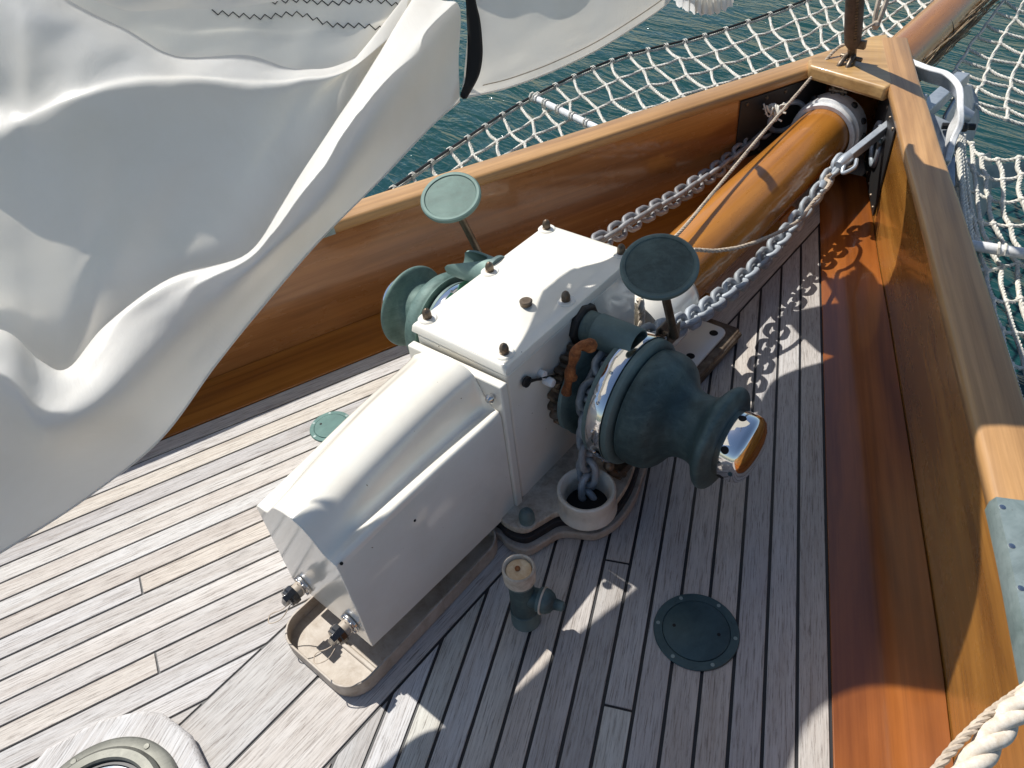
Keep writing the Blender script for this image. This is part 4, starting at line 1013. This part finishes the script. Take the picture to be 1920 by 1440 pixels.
# ruffle end seen at the top; its ragged edge is gathered cloth
G = []
for k, (z, w0) in enumerate(((.765, 24), (.79, 24), (.83, 22), (.87, 18), (.95, 10))):
    r_ = []
    for i in range(60):
        t = i / 59; px = lerp(1262, 1378, t); py = lerp(0, 2, t) + w0 * sin(pi * t) ** .6 + 4 * abs(sin(i * .55)) * sin(pi * t)
        p = Pz(px, py - k * 22, z); p += Vector((.6, .2, 0)) * (.007 * sin(i * 1.05) * (1 - k * .15)); p.z += .004 * sin(i * 1.9)
        r_.append(p)
    G.append(r_)
mb = MB(); mb.grid(G); mb.build('ruffled_end', 'sail', sail, smooth=180)
# unseen upper sail: separate sheet shaped to cast the shadow band on deck
ysu = [-.7, -.2, .06, .085, .1, .2, .35, .5, .65, .8, .92, 1.0, 1.07, 1.2, 1.3, 1.4, 1.6, 1.75, 1.86, 2.0, 2.12, 2.2]
stop = [1.15, 1.0, .96, .95, .92, .90, .89, .88, .87, .86, .92, 1.05, 1.17, 1.18, 1.19, 1.36, 1.55, 1.6, 1.6, 1.6, 1.6, 1.6]
sbot = [.25, .25, .26, .27, .48, .50, .458, .51, .53, .568, .562, .545, .51, .48, .48, .48, .44, .48, .505, .505, .51, .53]
G = []
def lead(s_):
    for a, b in zip(((.4, 2.25), (.53, 2.20), (.60, 2.18), (.665, 2.21), (.69, 2.44), (.71, 2.36), (.78, 2.27), (9, 2.27)), ((.53, 2.20), (.60, 2.18), (.665, 2.21), (.69, 2.44), (.71, 2.36), (.78, 2.27), (9, 2.27), (10, 2.27))):
        if s_ <= b[0]: return lerp(a[1], b[1], (s_ - a[0]) / (b[0] - a[0]))
for f_ in (0, .03, .06, .10, .13, .145, .16, .18, .22, .3, .42, .56, .7, .85, 1.):
    r_ = []
    for y, a, b in zip(ysu, sbot, stop):
        s_ = lerp(a, b, f_); z0 = lerp(1.33, 1.19, max(0, min(1, (y - .25) / .5))) if y < 1.2 else lerp(1.18, .98, min(1, (y - 1.2) / .8)); z = z0 + f_ * (.30 + max(0, b - .95) * .5)
        yy = lead(s_) if y == 2.2 else y
        x = s_ - .7 * z
        r_.append(Vector((x, yy, z)))
    G.append(cr(r_, 5))
mb = MB(); mb.grid(G); mb.build('upper_shadow_sheet', 'sail', sail, smooth=180)
# thin sheet added out of view, cut to the outline of the corner's shadow
cq = [(1.94, .27), (1.88, .348), (1.824, .441), (1.835, .52), (2.0, .53), (2.2, .535), (2.25, .475), (2.237, .445), (2.215, .393), (2.10, .414), (2.04, .35)]
mb = MB(); top_ = [Vector((s_ - .7 * (.955 + .03 * (i % 2)), y, .955 + .03 * (i % 2))) for i, (y, s_) in enumerate(cq)]; mb.rings([top_, [p + Vector((-.0028, 0, .004)) for p in top_]]); mb.build('corner_shadow_sheet', 'sail', sail)
# strap round the bundle
G = []
L_ = [(868, 186), (864, 176), (872, 150), (876, 110), (877, 70), (875, 35), (873, 0), (866, -60)]
R_ = [(874, 186), (884, 170), (899, 140), (905, 105), (904, 70), (900, 35), (892, 0), (884, -60)]
rl = [Pq(a, b, .045 + max(0, 186 - b) * .00035) for a, b in L_]; rr_2 = [Pq(a, b, .045 + max(0, 186 - b) * .00035) for a, b in R_]
for a, b in zip(cr(rl, 6), cr(rr_2, 6)): G.append([a, a.lerp(b, .3) + Vector((.004, 0, .002)), a.lerp(b, .7) + Vector((.004, 0, .002)), b])
mb = MB(); mb.grid(G); st_o = tag(mb.build('sail_strap', 'webbing'), 'black webbing strap tied round the white sail', 'strap'); st_o.modifiers.new('s', 'SOLIDIFY').thickness = .003
# zigzag stitching on the pocket
from mathutils.bvhtree import BVHTree
inner = [o for o in sail.children if o.name.startswith('inner_fold')][0]
bmx = bmesh.new(); bmx.from_mesh(inner.data); bv = BVHTree.FromBMesh(bmx); offv = parent_world(sail)
def zig(pts, amp, step):
    out_ = []
    P_ = cr([(a, b, 0) for a, b in pts], 20); P_ = resample(P_, step)
    for i, p in enumerate(P_):
        a = amp * (1 if i % 2 else -1); d_ = ray(p.x + 0.2 * a, p.y + a).normalized(); hit = bv.ray_cast(CAM - offv, d_)
        if hit[0] is not None and (hit[0] + offv - CAM).length < 2.5: out_.append(hit[0] + offv - d_ * .0025)
        elif len(out_) > 1: yield out_; out_ = []
        else: out_ = []
    if len(out_) > 1: yield out_
mb = MB()
for run in list(zig([(398, 22), (440, 27), (490, 32), (560, 26), (620, 46), (680, 48), (730, 57), (760, 62)], 4.5, 10)) + list(zig([(505, 4), (560, 0), (620, 6), (690, 0), (740, 8), (785, 25)], 4.5, 10)):
    mb.tube(run, .0011, 4)
if len(mb.bm.verts): mb.build('zigzag_stitching', 'webbing', sail)
